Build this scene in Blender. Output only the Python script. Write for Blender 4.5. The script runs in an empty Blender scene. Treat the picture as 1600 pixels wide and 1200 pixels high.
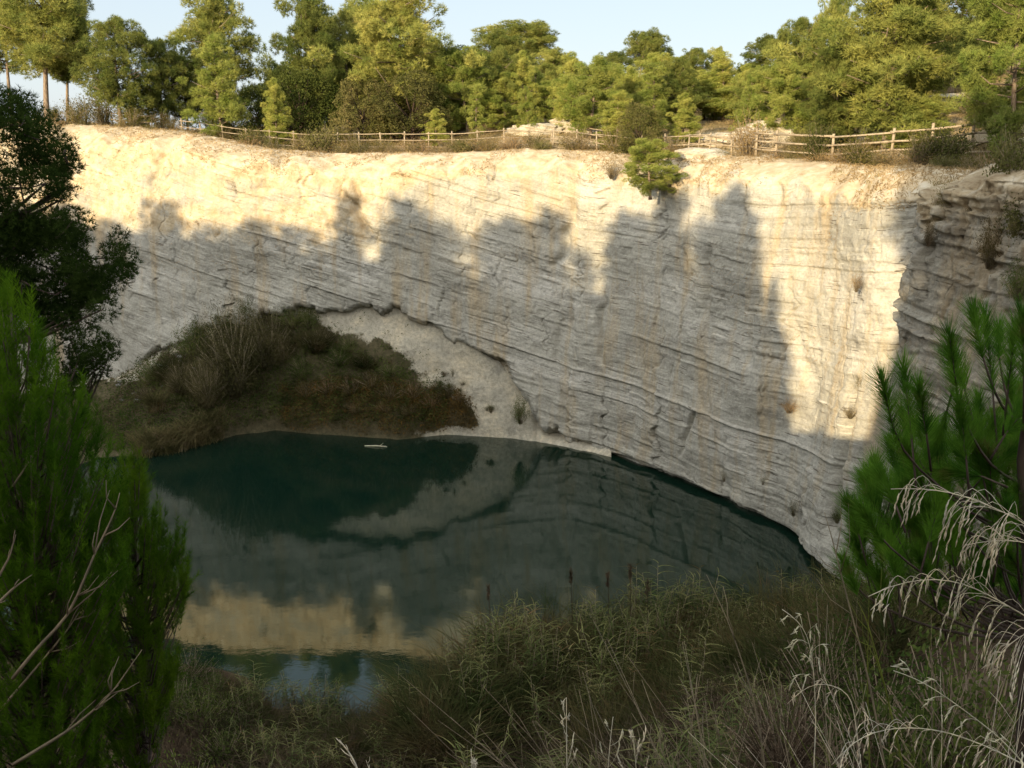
import bpy, math, random
import numpy as np
from mathutils import Vector
PI = math.pi
rng = np.random.default_rng(7)
random.seed(7)
scene = bpy.context.scene
C = scene.collection

# ------------------------------------------------------------------ camera, sky, sun, exposure
H = 19.5; FPX = 1540.0; PITCH = math.radians(14.5)
cam_d = bpy.data.cameras.new('camera'); cam = bpy.data.objects.new('camera', cam_d); C.objects.link(cam)
cam.location = (0, 0, H); cam.rotation_euler = (PI / 2 - PITCH, 0, 0)
cam_d.sensor_width = 36; cam_d.lens = 36 * FPX / 1600.0
cam_d.clip_start = 0.1; cam_d.clip_end = 3000
scene.camera = cam
SUN_EL = math.radians(14.0)
SH = np.array([-0.50, -0.866])                 # horizontal direction towards the sun
SQ = np.array([0.866, -0.50])                  # across it
TEL = math.tan(SUN_EL)
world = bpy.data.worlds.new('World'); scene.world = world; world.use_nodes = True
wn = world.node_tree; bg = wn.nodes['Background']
sky = wn.nodes.new('ShaderNodeTexSky'); sky.sky_type = 'NISHITA'; sky.sun_disc = False
sky.sun_elevation = SUN_EL; sky.sun_rotation = math.atan2(SH[0], SH[1])
sky.air_density = 1.0; sky.dust_density = 0.7; sky.ozone_density = 1.0; sky.altitude = 200
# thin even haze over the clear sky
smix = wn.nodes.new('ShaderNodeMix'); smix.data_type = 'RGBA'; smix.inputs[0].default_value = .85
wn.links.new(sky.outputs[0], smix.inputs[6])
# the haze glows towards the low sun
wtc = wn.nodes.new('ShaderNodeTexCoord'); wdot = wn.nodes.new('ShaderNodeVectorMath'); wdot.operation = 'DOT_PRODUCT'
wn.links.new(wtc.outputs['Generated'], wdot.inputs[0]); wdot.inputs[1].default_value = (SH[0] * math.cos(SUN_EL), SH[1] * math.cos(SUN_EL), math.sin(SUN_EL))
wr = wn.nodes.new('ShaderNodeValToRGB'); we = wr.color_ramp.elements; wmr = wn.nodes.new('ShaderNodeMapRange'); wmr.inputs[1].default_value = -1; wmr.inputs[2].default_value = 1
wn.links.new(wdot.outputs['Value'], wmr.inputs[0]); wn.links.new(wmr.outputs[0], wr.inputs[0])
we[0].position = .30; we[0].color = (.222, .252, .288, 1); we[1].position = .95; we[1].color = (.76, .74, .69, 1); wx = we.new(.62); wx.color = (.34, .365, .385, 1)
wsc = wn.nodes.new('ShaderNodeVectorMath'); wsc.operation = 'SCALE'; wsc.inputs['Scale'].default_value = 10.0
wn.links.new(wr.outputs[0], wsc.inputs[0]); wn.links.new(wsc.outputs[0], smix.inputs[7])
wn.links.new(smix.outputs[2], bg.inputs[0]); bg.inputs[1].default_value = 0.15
sd = bpy.data.lights.new('sun', 'SUN'); sun = bpy.data.objects.new('sun', sd); C.objects.link(sun)
sd.energy = 3.7; sd.angle = math.radians(0.5); sd.color = (1.0, 0.79, 0.49)
sv = Vector((SH[0] * math.cos(SUN_EL), SH[1] * math.cos(SUN_EL), math.sin(SUN_EL)))
sun.rotation_euler = sv.to_track_quat('Z', 'Y').to_euler(); sun.location = (-40, -60, 60)
scene.view_settings.view_transform = 'Standard'; scene.view_settings.look = 'None'
scene.view_settings.gamma = 1; scene.view_settings.exposure = 1.0
scene.render.engine = 'CYCLES'
scene.cycles.max_bounces = 6; scene.cycles.diffuse_bounces = 3; scene.cycles.transmission_bounces = 4
scene.cycles.transparent_max_bounces = 4; scene.cycles.caustics_reflective = False

# ------------------------------------------------------------------ helpers
cp, sp_ = math.cos(PITCH), math.sin(PITCH)
def P(px, py, D):
    """point seen at photo pixel (px,py) at forward distance D"""
    dx, dy = px - 800.0, py - 600.0
    Y = FPX * cp - dy * sp_; Z = -(FPX * sp_ + dy * cp)
    return np.array([dx / Y * D, D, H + Z / Y * D])
def depth_z(py, z):
    dy = py - 600.0
    Y = FPX * cp - dy * sp_; Z = -(FPX * sp_ + dy * cp)
    return (z - H) / Z * Y
def PW(px, py, z=0.0):
    return P(px, py, depth_z(py, z))

def hsh(ix, iy, iz, seed):
    h = (ix.astype(np.int64) * 374761393 + iy.astype(np.int64) * 668265263 + iz.astype(np.int64) * 2147483647 + seed * 974634777)
    h = (h ^ (h >> 13)) * 1274126177
    h = h & 0xffffffff
    h = (h ^ (h >> 16)) * 2246822519 & 0xffffffff
    h = h ^ (h >> 13)
    return (h & 0xffffff) / float(0xffffff)
def vnoise(x, y, z=0.0, seed=0):
    x, y, z = np.broadcast_arrays(np.asarray(x, float), np.asarray(y, float), np.asarray(z, float))
    ix, iy, iz = np.floor(x), np.floor(y), np.floor(z)
    fx, fy, fz = x - ix, y - iy, z - iz
    fx = fx * fx * (3 - 2 * fx); fy = fy * fy * (3 - 2 * fy); fz = fz * fz * (3 - 2 * fz)
    r = 0
    for a in (0, 1):
        for b in (0, 1):
            for c in (0, 1):
                w = (fx if a else 1 - fx) * (fy if b else 1 - fy) * (fz if c else 1 - fz)
                r = r + w * hsh(ix + a, iy + b, iz + c, seed)
    return r * 2 - 1
def fbm(x, y, z=0.0, seed=0, o=4):
    r = 0; a = 1; s = 0
    for i in range(o):
        r = r + a * vnoise(np.asarray(x) * 2 ** i, np.asarray(y) * 2 ** i, np.asarray(z) * 2 ** i, seed + i * 17); s += a; a *= .5
    return r / s
def sstep(a, b, x):
    t = np.clip((np.asarray(x, float) - a) / (b - a), 0, 1); return t * t * (3 - 2 * t)

def mesh_np(name, V, F, mat, parent=None, smooth=False, attrs=None):
    """V (n,3); F (m,3) or (m,4)"""
    V = np.asarray(V, np.float32); F = np.asarray(F, np.int32); k = F.shape[1]
    me = bpy.data.meshes.new(name)
    me.vertices.add(len(V)); me.vertices.foreach_set('co', V.ravel())
    me.loops.add(F.size); me.loops.foreach_set('vertex_index', F.ravel())
    me.polygons.add(len(F)); me.polygons.foreach_set('loop_start', np.arange(0, F.size, k, dtype=np.int32))
    me.polygons.foreach_set('loop_total', np.full(len(F), k, np.int32))
    if smooth: me.polygons.foreach_set('use_smooth', np.ones(len(F), bool))
    me.update(calc_edges=True)
    if attrs:
        for an, av in attrs.items():
            av = np.asarray(av, np.float32)
            if av.ndim == 2:
                at = me.attributes.new(an, 'FLOAT_VECTOR', 'POINT'); at.data.foreach_set('vector', av.ravel())
            else:
                at = me.attributes.new(an, 'FLOAT', 'POINT'); at.data.foreach_set('value', av)
    me.materials.append(mat)
    o = bpy.data.objects.new(name, me); C.objects.link(o)
    if parent: o.parent = parent
    return o
def grid_faces(nu, nv):
    i = np.arange(nu - 1)[:, None] * nv + np.arange(nv - 1)[None, :]
    i = i.ravel()
    return np.stack([i, i + nv, i + nv + 1, i + 1], 1)
def empty(name, loc=(0, 0, 0), rz=0):
    o = bpy.data.objects.new(name, None); C.objects.link(o); o.location = loc; o.rotation_euler = (0, 0, rz)
    o.empty_display_size = .3
    return o
def tag(o, label=None, cat=None, group=None, kind=None):
    if label: o['label'] = label
    if cat: o['category'] = cat
    if group: o['group'] = group
    if kind: o['kind'] = kind
    return o

class TB:
    """collects tubes (quads)"""
    def __init__(s): s.V = []; s.F = []; s.n = 0
    def tube(s, pts, rad, k=6):
        pts = np.asarray(pts, float); n = len(pts); rad = np.broadcast_to(np.asarray(rad, float), (n,))
        T = np.gradient(pts, axis=0); T /= np.linalg.norm(T, axis=1)[:, None] + 1e-9
        up = np.array([0.13, 0.21, 1.0]) if abs(T[0][2]) < .8 else np.array([1.0, .1, .2])
        A = np.cross(T, up); A /= np.linalg.norm(A, axis=1)[:, None] + 1e-9
        B = np.cross(T, A)
        a = np.arange(k) * 2 * PI / k
        ring = pts[:, None, :] + rad[:, None, None] * (np.cos(a)[None, :, None] * A[:, None, :] + np.sin(a)[None, :, None] * B[:, None, :])
        s.V.append(ring.reshape(-1, 3))
        i = np.arange(n - 1)[:, None] * k; j = np.arange(k)[None, :]; jn = (j + 1) % k
        f = np.stack([i + j, i + jn, i + k + jn, i + k + j], -1).reshape(-1, 4) + s.n
        s.F.append(f)
        e0 = s.n; e1 = s.n + (n - 1) * k
        for q in range(1, k - 1, 2):
            q2 = min(q + 2, k - 1)
            s.F.append(np.array([[e0, e0 + q2, e0 + q + 1, e0 + q]])); s.F.append(np.array([[e1, e1 + q, e1 + q + 1, e1 + q2]])) if q + 2 <= k - 1 else None
        s.n += n * k
    def obj(s, name, mat, parent=None, smooth=True):
        if not s.V: return None
        F = np.concatenate(s.F); 
        return mesh_np(name, np.concatenate(s.V), F, mat, parent, smooth)
def norm(a): return a / (np.linalg.norm(a, axis=-1, keepdims=True) + 1e-9)
def rdir(n, r): return norm(r.normal(size=(n, 3)))
def blades(base, direc, length, width, r, droop=0.0):
    """one narrow triangle per row: returns V,F"""
    n = len(base); d = norm(direc)
    side = norm(np.cross(d, rdir(n, r)))
    L = np.broadcast_to(np.asarray(length, float), (n,))[:, None]; W = np.broadcast_to(np.asarray(width, float), (n,))[:, None]
    tip = base + d * L; tip[:, 2] -= droop * L[:, 0]
    V = np.stack([base - side * W / 2, base + side * W / 2, tip], 1).reshape(-1, 3)
    return V, np.arange(3 * n).reshape(-1, 3)
def leafquads(cen, size, r, flat=0.0):
    n = len(cen); nrm = rdir(n, r); nrm[:, 2] += flat; nrm = norm(nrm)
    a = norm(np.cross(nrm, rdir(n, r))); b = np.cross(nrm, a)
    s = np.broadcast_to(np.asarray(size, float), (n,))[:, None]
    V = np.stack([cen - a * s, cen - b * s * .45, cen + a * s, cen + b * s * .45], 1).reshape(-1, 3)
    return V, np.arange(4 * n).reshape(-1, 4)
def bent(base, d, L, W, r, segs=4, droop=.5):
    """bent grass blades as strips"""
    n = len(base); d = norm(d); side = norm(np.cross(d, rdir(n, r)))
    L = np.broadcast_to(np.asarray(L, float), (n,))[:, None]; W = np.broadcast_to(np.asarray(W, float), (n,))[:, None]
    out = []
    for k in range(segs + 1):
        t = k / segs
        c = base + d * L * t; c = c.copy(); c[:, 2] -= (droop * L[:, 0]) * t * t
        h = norm(d * np.array([1, 1, 0])); c += h * (np.broadcast_to(np.asarray(droop, float), (n,))[:, None] * L * .5 * t * t)
        w = W * (1 - t * .93) / 2
        out.append(c - side * w); out.append(c + side * w)
    V = np.stack(out, 1).reshape(-1, 3); m = 2 * (segs + 1)
    F = []
    for k in range(segs):
        F.append(np.stack([np.arange(n) * m + 2 * k + q for q in (0, 1, 3, 2)], 1))
    return V, np.concatenate(F)
class Soup:
    def __init__(s): s.V = []; s.F = []; s.n = 0
    def add(s, VF):
        V, F = VF; s.V.append(V); s.F.append(F + s.n); s.n += len(V)
    def obj(s, name, mat, parent=None): return mesh_np(name, np.concatenate(s.V), np.concatenate(s.F), mat, parent)

# ------------------------------------------------------------------ materials
def newmat(name, rough=.85, spec=.2):
    m = bpy.data.materials.new(name); m.use_nodes = True; nt = m.node_tree
    b = nt.nodes['Principled BSDF']; b.inputs['Roughness'].default_value = rough
    b.inputs['Specular IOR Level'].default_value = spec
    return m, nt, b
def N(nt, t, **kw):
    n = nt.nodes.new(t)
    for k, v in kw.items(): setattr(n, k, v)
    return n
def noise(nt, vec, scale, detail=4, rough=.55):
    n = N(nt, 'ShaderNodeTexNoise'); n.inputs['Scale'].default_value = scale; n.inputs['Detail'].default_value = detail
    n.inputs['Roughness'].default_value = rough
    if vec is not None: nt.links.new(vec, n.inputs['Vector'])
    return n.outputs['Fac']
def ramp(nt, fac, stops):
    n = N(nt, 'ShaderNodeValToRGB'); nt.links.new(fac, n.inputs[0]); e = n.color_ramp.elements
    while len(e) < len(stops): e.new(.5)
    for i, (p, c) in enumerate(stops):
        e[i].position = p; e[i].color = (*c, 1) if len(c) == 3 else c
    return n.outputs[0]
def mix(nt, fac, a, b, mode='MIX'):
    n = N(nt, 'ShaderNodeMix', data_type='RGBA', blend_type=mode)
    if isinstance(fac, (int, float)): n.inputs[0].default_value = fac
    else: nt.links.new(fac, n.inputs[0])
    for s, v in ((6, a), (7, b)):
        if isinstance(v, tuple): n.inputs[s].default_value = (*v, 1)
        else: nt.links.new(v, n.inputs[s])
    return n.outputs[2]
def mapping(nt, vec, sc):
    n = N(nt, 'ShaderNodeMapping'); n.inputs['Scale'].default_value = sc; nt.links.new(vec, n.inputs[0]); return n.outputs[0]
def bump(nt, b, h, strength, dist, prev=None):
    n = N(nt, 'ShaderNodeBump'); n.inputs['Strength'].default_value = strength; n.inputs['Distance'].default_value = dist
    nt.links.new(h, n.inputs['Height'])
    if prev is not None: nt.links.new(prev, n.inputs['Normal'])
    nt.links.new(n.outputs[0], b.inputs['Normal']); return n.outputs[0]

def leaf_mat(name, c1, c2, trans=.3, scale=.8, rnd=.35, c3=None):
    m = bpy.data.materials.new(name); m.use_nodes = True; nt = m.node_tree
    nt.nodes.remove(nt.nodes['Principled BSDF']); out = nt.nodes['Material Output']
    tc = N(nt, 'ShaderNodeTexCoord'); oi = N(nt, 'ShaderNodeObjectInfo')
    f = noise(nt, tc.outputs['Object'], scale, 3)
    r = ramp(nt, f, [(.36, c1), (.64, c2)])
    f2 = noise(nt, tc.outputs['Object'], scale * 9, 2)
    dk = ramp(nt, f2, [(.3, (.7, .72, .75)), (.7, (1.25, 1.2, 1.1))])
    r = mix(nt, 1.0, r, dk, 'MULTIPLY')
    if c3:
        f3 = noise(nt, tc.outputs['Object'], scale * 1.7, 3); r = mix(nt, ramp(nt, f3, [(.58, (0, 0, 0)), (.72, (1, 1, 1))]), r, c3)
    hs = N(nt, 'ShaderNodeHueSaturation'); nt.links.new(r, hs.inputs['Color'])
    mr = N(nt, 'ShaderNodeMapRange'); nt.links.new(oi.outputs['Random'], mr.inputs[0]); mr.inputs[3].default_value = 1 - rnd; mr.inputs[4].default_value = 1 + rnd
    nt.links.new(mr.outputs[0], hs.inputs['Value'])
    mr2 = N(nt, 'ShaderNodeMapRange'); nt.links.new(oi.outputs['Random'], mr2.inputs[0]); mr2.inputs[3].default_value = .515; mr2.inputs[4].default_value = .485
    nt.links.new(mr2.outputs[0], hs.inputs['Hue'])
    d = N(nt, 'ShaderNodeBsdfDiffuse'); t = N(nt, 'ShaderNodeBsdfTranslucent'); mx = N(nt, 'ShaderNodeMixShader')
    nt.links.new(hs.outputs[0], d.inputs[0]); nt.links.new(hs.outputs[0], t.inputs[0]); mx.inputs[0].default_value = trans
    nt.links.new(d.outputs[0], mx.inputs[1]); nt.links.new(t.outputs[0], mx.inputs[2]); nt.links.new(mx.outputs[0], out.inputs[0])
    return m
M = {}
M['pine'] = leaf_mat('pine_needles', (.15, .195, .05), (.35, .36, .10), c3=(.27, .24, .08))
M['pine_young'] = leaf_mat('young_pine_needles', (.22, .28, .06), (.42, .43, .12), rnd=.2)
M['oak'] = leaf_mat('oak_leaves', (.07, .08, .025), (.17, .16, .06), trans=.2, c3=(.22, .17, .08))
M['oak_dark'] = leaf_mat('dark_oak_leaves', (.035, .055, .014), (.09, .11, .03), trans=.2)
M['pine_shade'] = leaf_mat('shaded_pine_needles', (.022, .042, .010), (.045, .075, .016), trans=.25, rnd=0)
M['young_left'] = leaf_mat('feathery_pine_needles', (.04, .10, .008), (.11, .20, .012), trans=.4, rnd=0, scale=1.2)
M['young_right'] = leaf_mat('long_pine_needles', (.05, .13, .015), (.15, .29, .03), trans=.4, rnd=0, scale=7, c3=(.16, .16, .04))
M['scrub'] = leaf_mat('scrub_leaves', (.11, .115, .03), (.22, .17, .06), trans=.25, c3=(.30, .20, .08))
M['scrub_dry'] = leaf_mat('dry_scrub', (.20, .14, .06), (.36, .26, .12), trans=.25)
M['bank_green'] = leaf_mat('bank_leaves', (.055, .09, .022), (.13, .155, .045), trans=.25, c3=(.11, .07, .035))
M['bank_brown'] = leaf_mat('bank_brown_leaves', (.085, .075, .035), (.20, .13, .05), trans=.25, c3=(.32, .17, .04))
M['willow'] = leaf_mat('willow_leaves', (.085, .085, .035), (.16, .14, .065), trans=.3, c3=(.2, .16, .09))
M['reed'] = leaf_mat('reed_blades', (.035, .052, .016), (.12, .10, .045), trans=.3, scale=.5, c3=(.13, .075, .04))
M['cane'] = leaf_mat('cane_leaves', (.09, .13, .04), (.24, .23, .10), trans=.3, scale=.9, c3=(.26, .16, .08))
M['reed_brown'] = leaf_mat('dead_reed', (.055, .042, .028), (.14, .105, .07), trans=.2, scale=.5)
M['dry_stem'] = leaf_mat('dry_stems', (.20, .16, .11), (.36, .30, .21), trans=.1, rnd=.1)
M['straw'] = leaf_mat('pale_straw', (.68, .61, .45), (.88, .83, .68), trans=.25, rnd=.05, scale=4)  # very high albedo stands in for flash light on the near grass
M['grass_dry'] = leaf_mat('dry_grass', (.27, .20, .10), (.46, .36, .20), trans=.3, scale=.4, c3=(.2, .20, .08))
M['grass_green'] = leaf_mat('green_stem', (.12, .16, .03), (.22, .24, .06), trans=.2, rnd=.1)

def bark(name, c1, c2):
    m, nt, b = newmat(name, .9, .1); tc = N(nt, 'ShaderNodeTexCoord')
    f = noise(nt, mapping(nt, tc.outputs['Object'], (6, 6, 1.5)), 3, 5)
    nt.links.new(ramp(nt, f, [(.35, c1), (.65, c2)]), b.inputs['Base Color']); bump(nt, b, f, .6, .05); return m
M['bark'] = bark('pine_bark', (.14, .10, .075), (.34, .27, .20))
M['bark_dark'] = bark('dark_bark', (.05, .035, .028), (.12, .09, .07))
def wood():
    m, nt, b = newmat('weathered_wood', .8, .2); tc = N(nt, 'ShaderNodeTexCoord')
    f = noise(nt, tc.outputs['Object'], 5, 5)
    nt.links.new(ramp(nt, f, [(.3, (.24, .19, .13)), (.7, (.46, .38, .27))]), b.inputs['Base Color']); return m
M['wood'] = wood()

def rock_mat(name, spur=False):
    m, nt, b = newmat(name, .92, .12)
    at = N(nt, 'ShaderNodeAttribute', attribute_name='st'); st = at.outputs['Vector']
    cav = N(nt, 'ShaderNodeAttribute', attribute_name='earth').outputs['Fac']
    tc = N(nt, 'ShaderNodeTexCoord'); ob = tc.outputs['Object']
    big = noise(nt, mapping(nt, st, (.12, .35, 1)), 1.0, 5, .6)
    base = ramp(nt, big, [(.30, (.34, .325, .275)), (.5, (.46, .44, .375)), (.70, (.59, .565, .50))])
    lay = noise(nt, mapping(nt, st, (.5, 5.0, 1)), 1.0, 5, .6)
    base = mix(nt, ramp(nt, lay, [(.30, (.6, .6, .6)), (.42, (0, 0, 0))]), base, (.33, .315, .28))
    base = mix(nt, ramp(nt, lay, [(.60, (0, 0, 0)), (.70, (.75, .75, .75))]), base, (.72, .69, .60))
    # thin bedding cracks, broken along their length
    cr = noise(nt, mapping(nt, st, (.7, 11.0, 1)), 1.0, 3, .5)
    msk = noise(nt, mapping(nt, st, (.25, .8, 1)), 1.0, 2)
    crk = N(nt, 'ShaderNodeMath', operation='MULTIPLY')
    nt.links.new(ramp(nt, cr, [(.34, (1, 1, 1)), (.385, (0, 0, 0))]), crk.inputs[0]); nt.links.new(ramp(nt, msk, [(.42, (0, 0, 0)), (.55, (1, 1, 1))]), crk.inputs[1])
    base = mix(nt, crk.outputs[0], base, (.16, .14, .11))
    # vertical run-off stains
    stn = noise(nt, mapping(nt, st, (.9, .10, 1)), 1.0, 4, .6)
    base = mix(nt, ramp(nt, stn, [(.50, (0, 0, 0)), (.66, (.7, .7, .7))]), base, (.47, .37, .23))
    dk = noise(nt, mapping(nt, st, (.35, .9, 1)), 1.0, 6, .7)
    base = mix(nt, ramp(nt, dk, [(.30, (.75, .75, .75)), (.46, (0, 0, 0))]), base, (.25, .235, .20))
    fine = noise(nt, ob, 7, 6, .7)
    base = mix(nt, 1.0, base, ramp(nt, fine, [(.25, (.68, .68, .70)), (.75, (1.2, 1.2, 1.18))]), 'MULTIPLY')
    # earth towards the rim
    ec = ramp(nt, noise(nt, ob, 1.6, 5, .65), [(.3, (.40, .30, .18)), (.5, (.55, .45, .30)), (.7, (.66, .59, .46))])
    ms = N(nt, 'ShaderNodeMath', operation='ADD'); nt.links.new(cav, ms.inputs[0])
    nn = N(nt, 'ShaderNodeMath', operation='MULTIPLY_ADD'); nt.links.new(noise(nt, ob, .7, 5, .7), nn.inputs[0]); nn.inputs[1].default_value = 1.3; nn.inputs[2].default_value = -.65
    nt.links.new(nn.outputs[0], ms.inputs[1])
    base = mix(nt, ramp(nt, ms.outputs[0], [(.38, (0, 0, 0)), (.62, (1, 1, 1))]), base, ec)
    if spur: base = mix(nt, 1.0, base, ramp(nt, noise(nt, ob, .8, 5, .7), [(.35, (.56, .53, .49)), (.65, (.90, .88, .85))]), 'MULTIPLY')
    nt.links.new(base, b.inputs['Base Color'])
    n1 = bump(nt, b, lay, .8, .06); n2 = bump(nt, b, crk.outputs[0], -.9, .08, n1) if False else n1
    bump(nt, b, fine, .7, .10, n2)
    return m
M['rock'] = rock_mat('limestone'); M['rock_spur'] = rock_mat('brown_limestone', True)
def earth_mat(name, cols, sc=1.2, litter=False):
    m, nt, b = newmat(name, .95, .08); tc = N(nt, 'ShaderNodeTexCoord'); ob = tc.outputs['Object']
    f = noise(nt, ob, sc, 7, .65); g = noise(nt, ob, sc * 9, 5, .7)
    c = ramp(nt, f, [(.32, cols[0]), (.5, cols[1]), (.68, cols[2])])
    c = mix(nt, 1.0, c, ramp(nt, g, [(.25, (.6, .6, .6)), (.75, (1.3, 1.3, 1.3))]), 'MULTIPLY')
    if litter:
        at = N(nt, 'ShaderNodeAttribute', attribute_name='litter').outputs['Fac']; ad = N(nt, 'ShaderNodeMath', operation='ADD'); nt.links.new(at, ad.inputs[0])
        h = N(nt, 'ShaderNodeMath', operation='MULTIPLY_ADD'); nt.links.new(noise(nt, ob, 1.3, 6, .7), h.inputs[0]); h.inputs[1].default_value = 1.4; h.inputs[2].default_value = -.7; nt.links.new(h.outputs[0], ad.inputs[1])
        c = mix(nt, ramp(nt, ad.outputs[0], [(.4, (0, 0, 0)), (.6, (1, 1, 1))]), c, ramp(nt, g, [(.3, (.06, .058, .032)), (.7, (.16, .13, .075))]))
    nt.links.new(c, b.inputs['Base Color']); bump(nt, b, g, .8, .12); return m
M['ground'] = earth_mat('dry_hillside', [(.16, .13, .055), (.33, .24, .12), (.52, .42, .27)], .35)
M['bank'] = earth_mat('marl_bank', [(.40, .375, .31), (.56, .51, .40), (.66, .57, .41)], .5, True)
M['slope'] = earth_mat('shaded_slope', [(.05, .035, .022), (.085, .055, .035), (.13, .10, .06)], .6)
M['outcrop'] = earth_mat('outcrop_rock', [(.38, .33, .24), (.55, .49, .38), (.66, .62, .52)], .9)
M['boulder'] = earth_mat('boulder_rock', [(.12, .12, .11), (.22, .21, .19), (.33, .32, .29)], 2.0)
M['path'] = earth_mat('path_gravel', [(.42, .32, .19), (.55, .43, .28), (.62, .52, .36)], 1.0)
def water_mat():
    m, nt, b = newmat('lake_water', .01, .5)
    tc = N(nt, 'ShaderNodeTexCoord')
    b.inputs['Base Color'].default_value = (.0045, .0165, .0105, 1); b.inputs['IOR'].default_value = 1.56; b.inputs['Specular Tint'].default_value = (.84, 1, .88, 1)
    f = noise(nt, mapping(nt, tc.outputs['Object'], (.6, 1.0, 1)), 2.2, 3, .5)
    f2 = noise(nt, mapping(nt, tc.outputs['Object'], (1.0, 2.2, 1)), 7.0, 2, .5)
    n1 = bump(nt, b, f, .07, .03); bump(nt, b, f2, .05, .01, n1); return m
M['water'] = water_mat()

# ------------------------------------------------------------------ plan of the quarry
RF = [(1500, 44.5), (1440, 43.2)]
cl = []
for px, py, D in [(-420, 260, 84), (-150, 260, 78), (0, 260, 71.5), (70, 260, 69.5), (200, 260, 66.6), (300, 260, 65.0), (400, 260, 64.0), (500, 260, 63.2), (600, 260, 62.6), (700, 260, 62.0), (800, 320, 61.3)]:
    cl.append(P(px, py, D)[:2])
for px, py in [(875, 693), (960, 713), (1000, 730), (1060, 754), (1110, 775), (1170, 804), (1235, 832), (1262, 862), (1292, 900)]:
    cl.append(PW(px, py)[:2])
cl.append(PW(1292, 900)[:2] + np.array([1.3, -1.7])); cl.append(PW(1292, 900)[:2] + np.array([4.0, -2.6])); cl.append(PW(1292, 900)[:2] + np.array([9, -2.2]))
cl = np.array(cl)
def resample(poly, step, passes=3):
    d = np.r_[0, np.cumsum(np.linalg.norm(np.diff(poly, axis=0), axis=1))]
    n = int(d[-1] / step); s = np.linspace(0, d[-1], n)
    q = np.stack([np.interp(s, d, poly[:, i]) for i in range(poly.shape[1])], 1)
    w = int(2.0 / step)
    for _ in range(passes):
        k = np.ones(w) / w; pad = np.pad(q, ((w, w), (0, 0)), 'edge')
        # keep the ends
        sm = np.stack([np.convolve(pad[:, i], k, 'same') for i in range(q.shape[1])], 1)[w:-w]
        q[w:-w] = sm[w:-w]
    return q, s
ccurve, cs = resample(cl, .075)
def px_of(X, Y): return 800 + X / Y * 1572.0
# rim height along the cliff, from photo pixels
rim_px = np.array([-420, 0, 70, 150, 230, 300, 400, 500, 600, 700, 800, 900, 1000, 1100, 1200, 1300, 1400, 1500, 1700])
rim_z = np.array([20.3, 19.9, 19.6, 19.45, 19.2, 18.7, 18.0, 17.7, 17.8, 17.8, 18.1, 18.0, 17.65, 17.9, 17.75, 17.6, 17.8, 17.7, 17.7])
def rimz(px): return np.interp(px, rim_px, rim_z)

near_rim = np.array([(-95, 70), (-80, 45), (-60, 20), (-32, 6), (-10, 1.6), (0, .9), (5, 1.2), (11, 5), (19, 12), (28, 18), (40, 24)], float)
def dist_line(X, Y, L):
    best = np.full(X.shape, 1e9)
    for a, b in zip(L[:-1], L[1:]):
        ab = b - a; t = np.clip(((X - a[0]) * ab[0] + (Y - a[1]) * ab[1]) / (ab @ ab), 0, 1)
        best = np.minimum(best, np.hypot(X - a[0] - t * ab[0], Y - a[1] - t * ab[1]))
    return best
pit_poly = np.concatenate([near_rim, np.array([(34, 34), (26, 41)]), cl[::-1][1:], ])
def inside(X, Y, poly):
    r = np.zeros(X.shape, bool); n = len(poly)
    for i in range(n):
        x1, y1 = poly[i]; x2, y2 = poly[(i + 1) % n]
        c = ((y1 > Y) != (y2 > Y))
        with np.errstate(divide='ignore', invalid='ignore'):
            r ^= c & (X < (x2 - x1) * (Y - y1) / (y2 - y1 + 1e-12) + x1)
    return r
shore_px = np.array([-600, 150, 330, 390, 460, 620, 690, 760, 1000, 1250, 1400, 2200])
shore_Y = np.array([40, 34, 32.5, 30.5, 29.0, 28.8, 27.5, 26.0, 27.5, 31.5, 36, 40])
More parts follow.
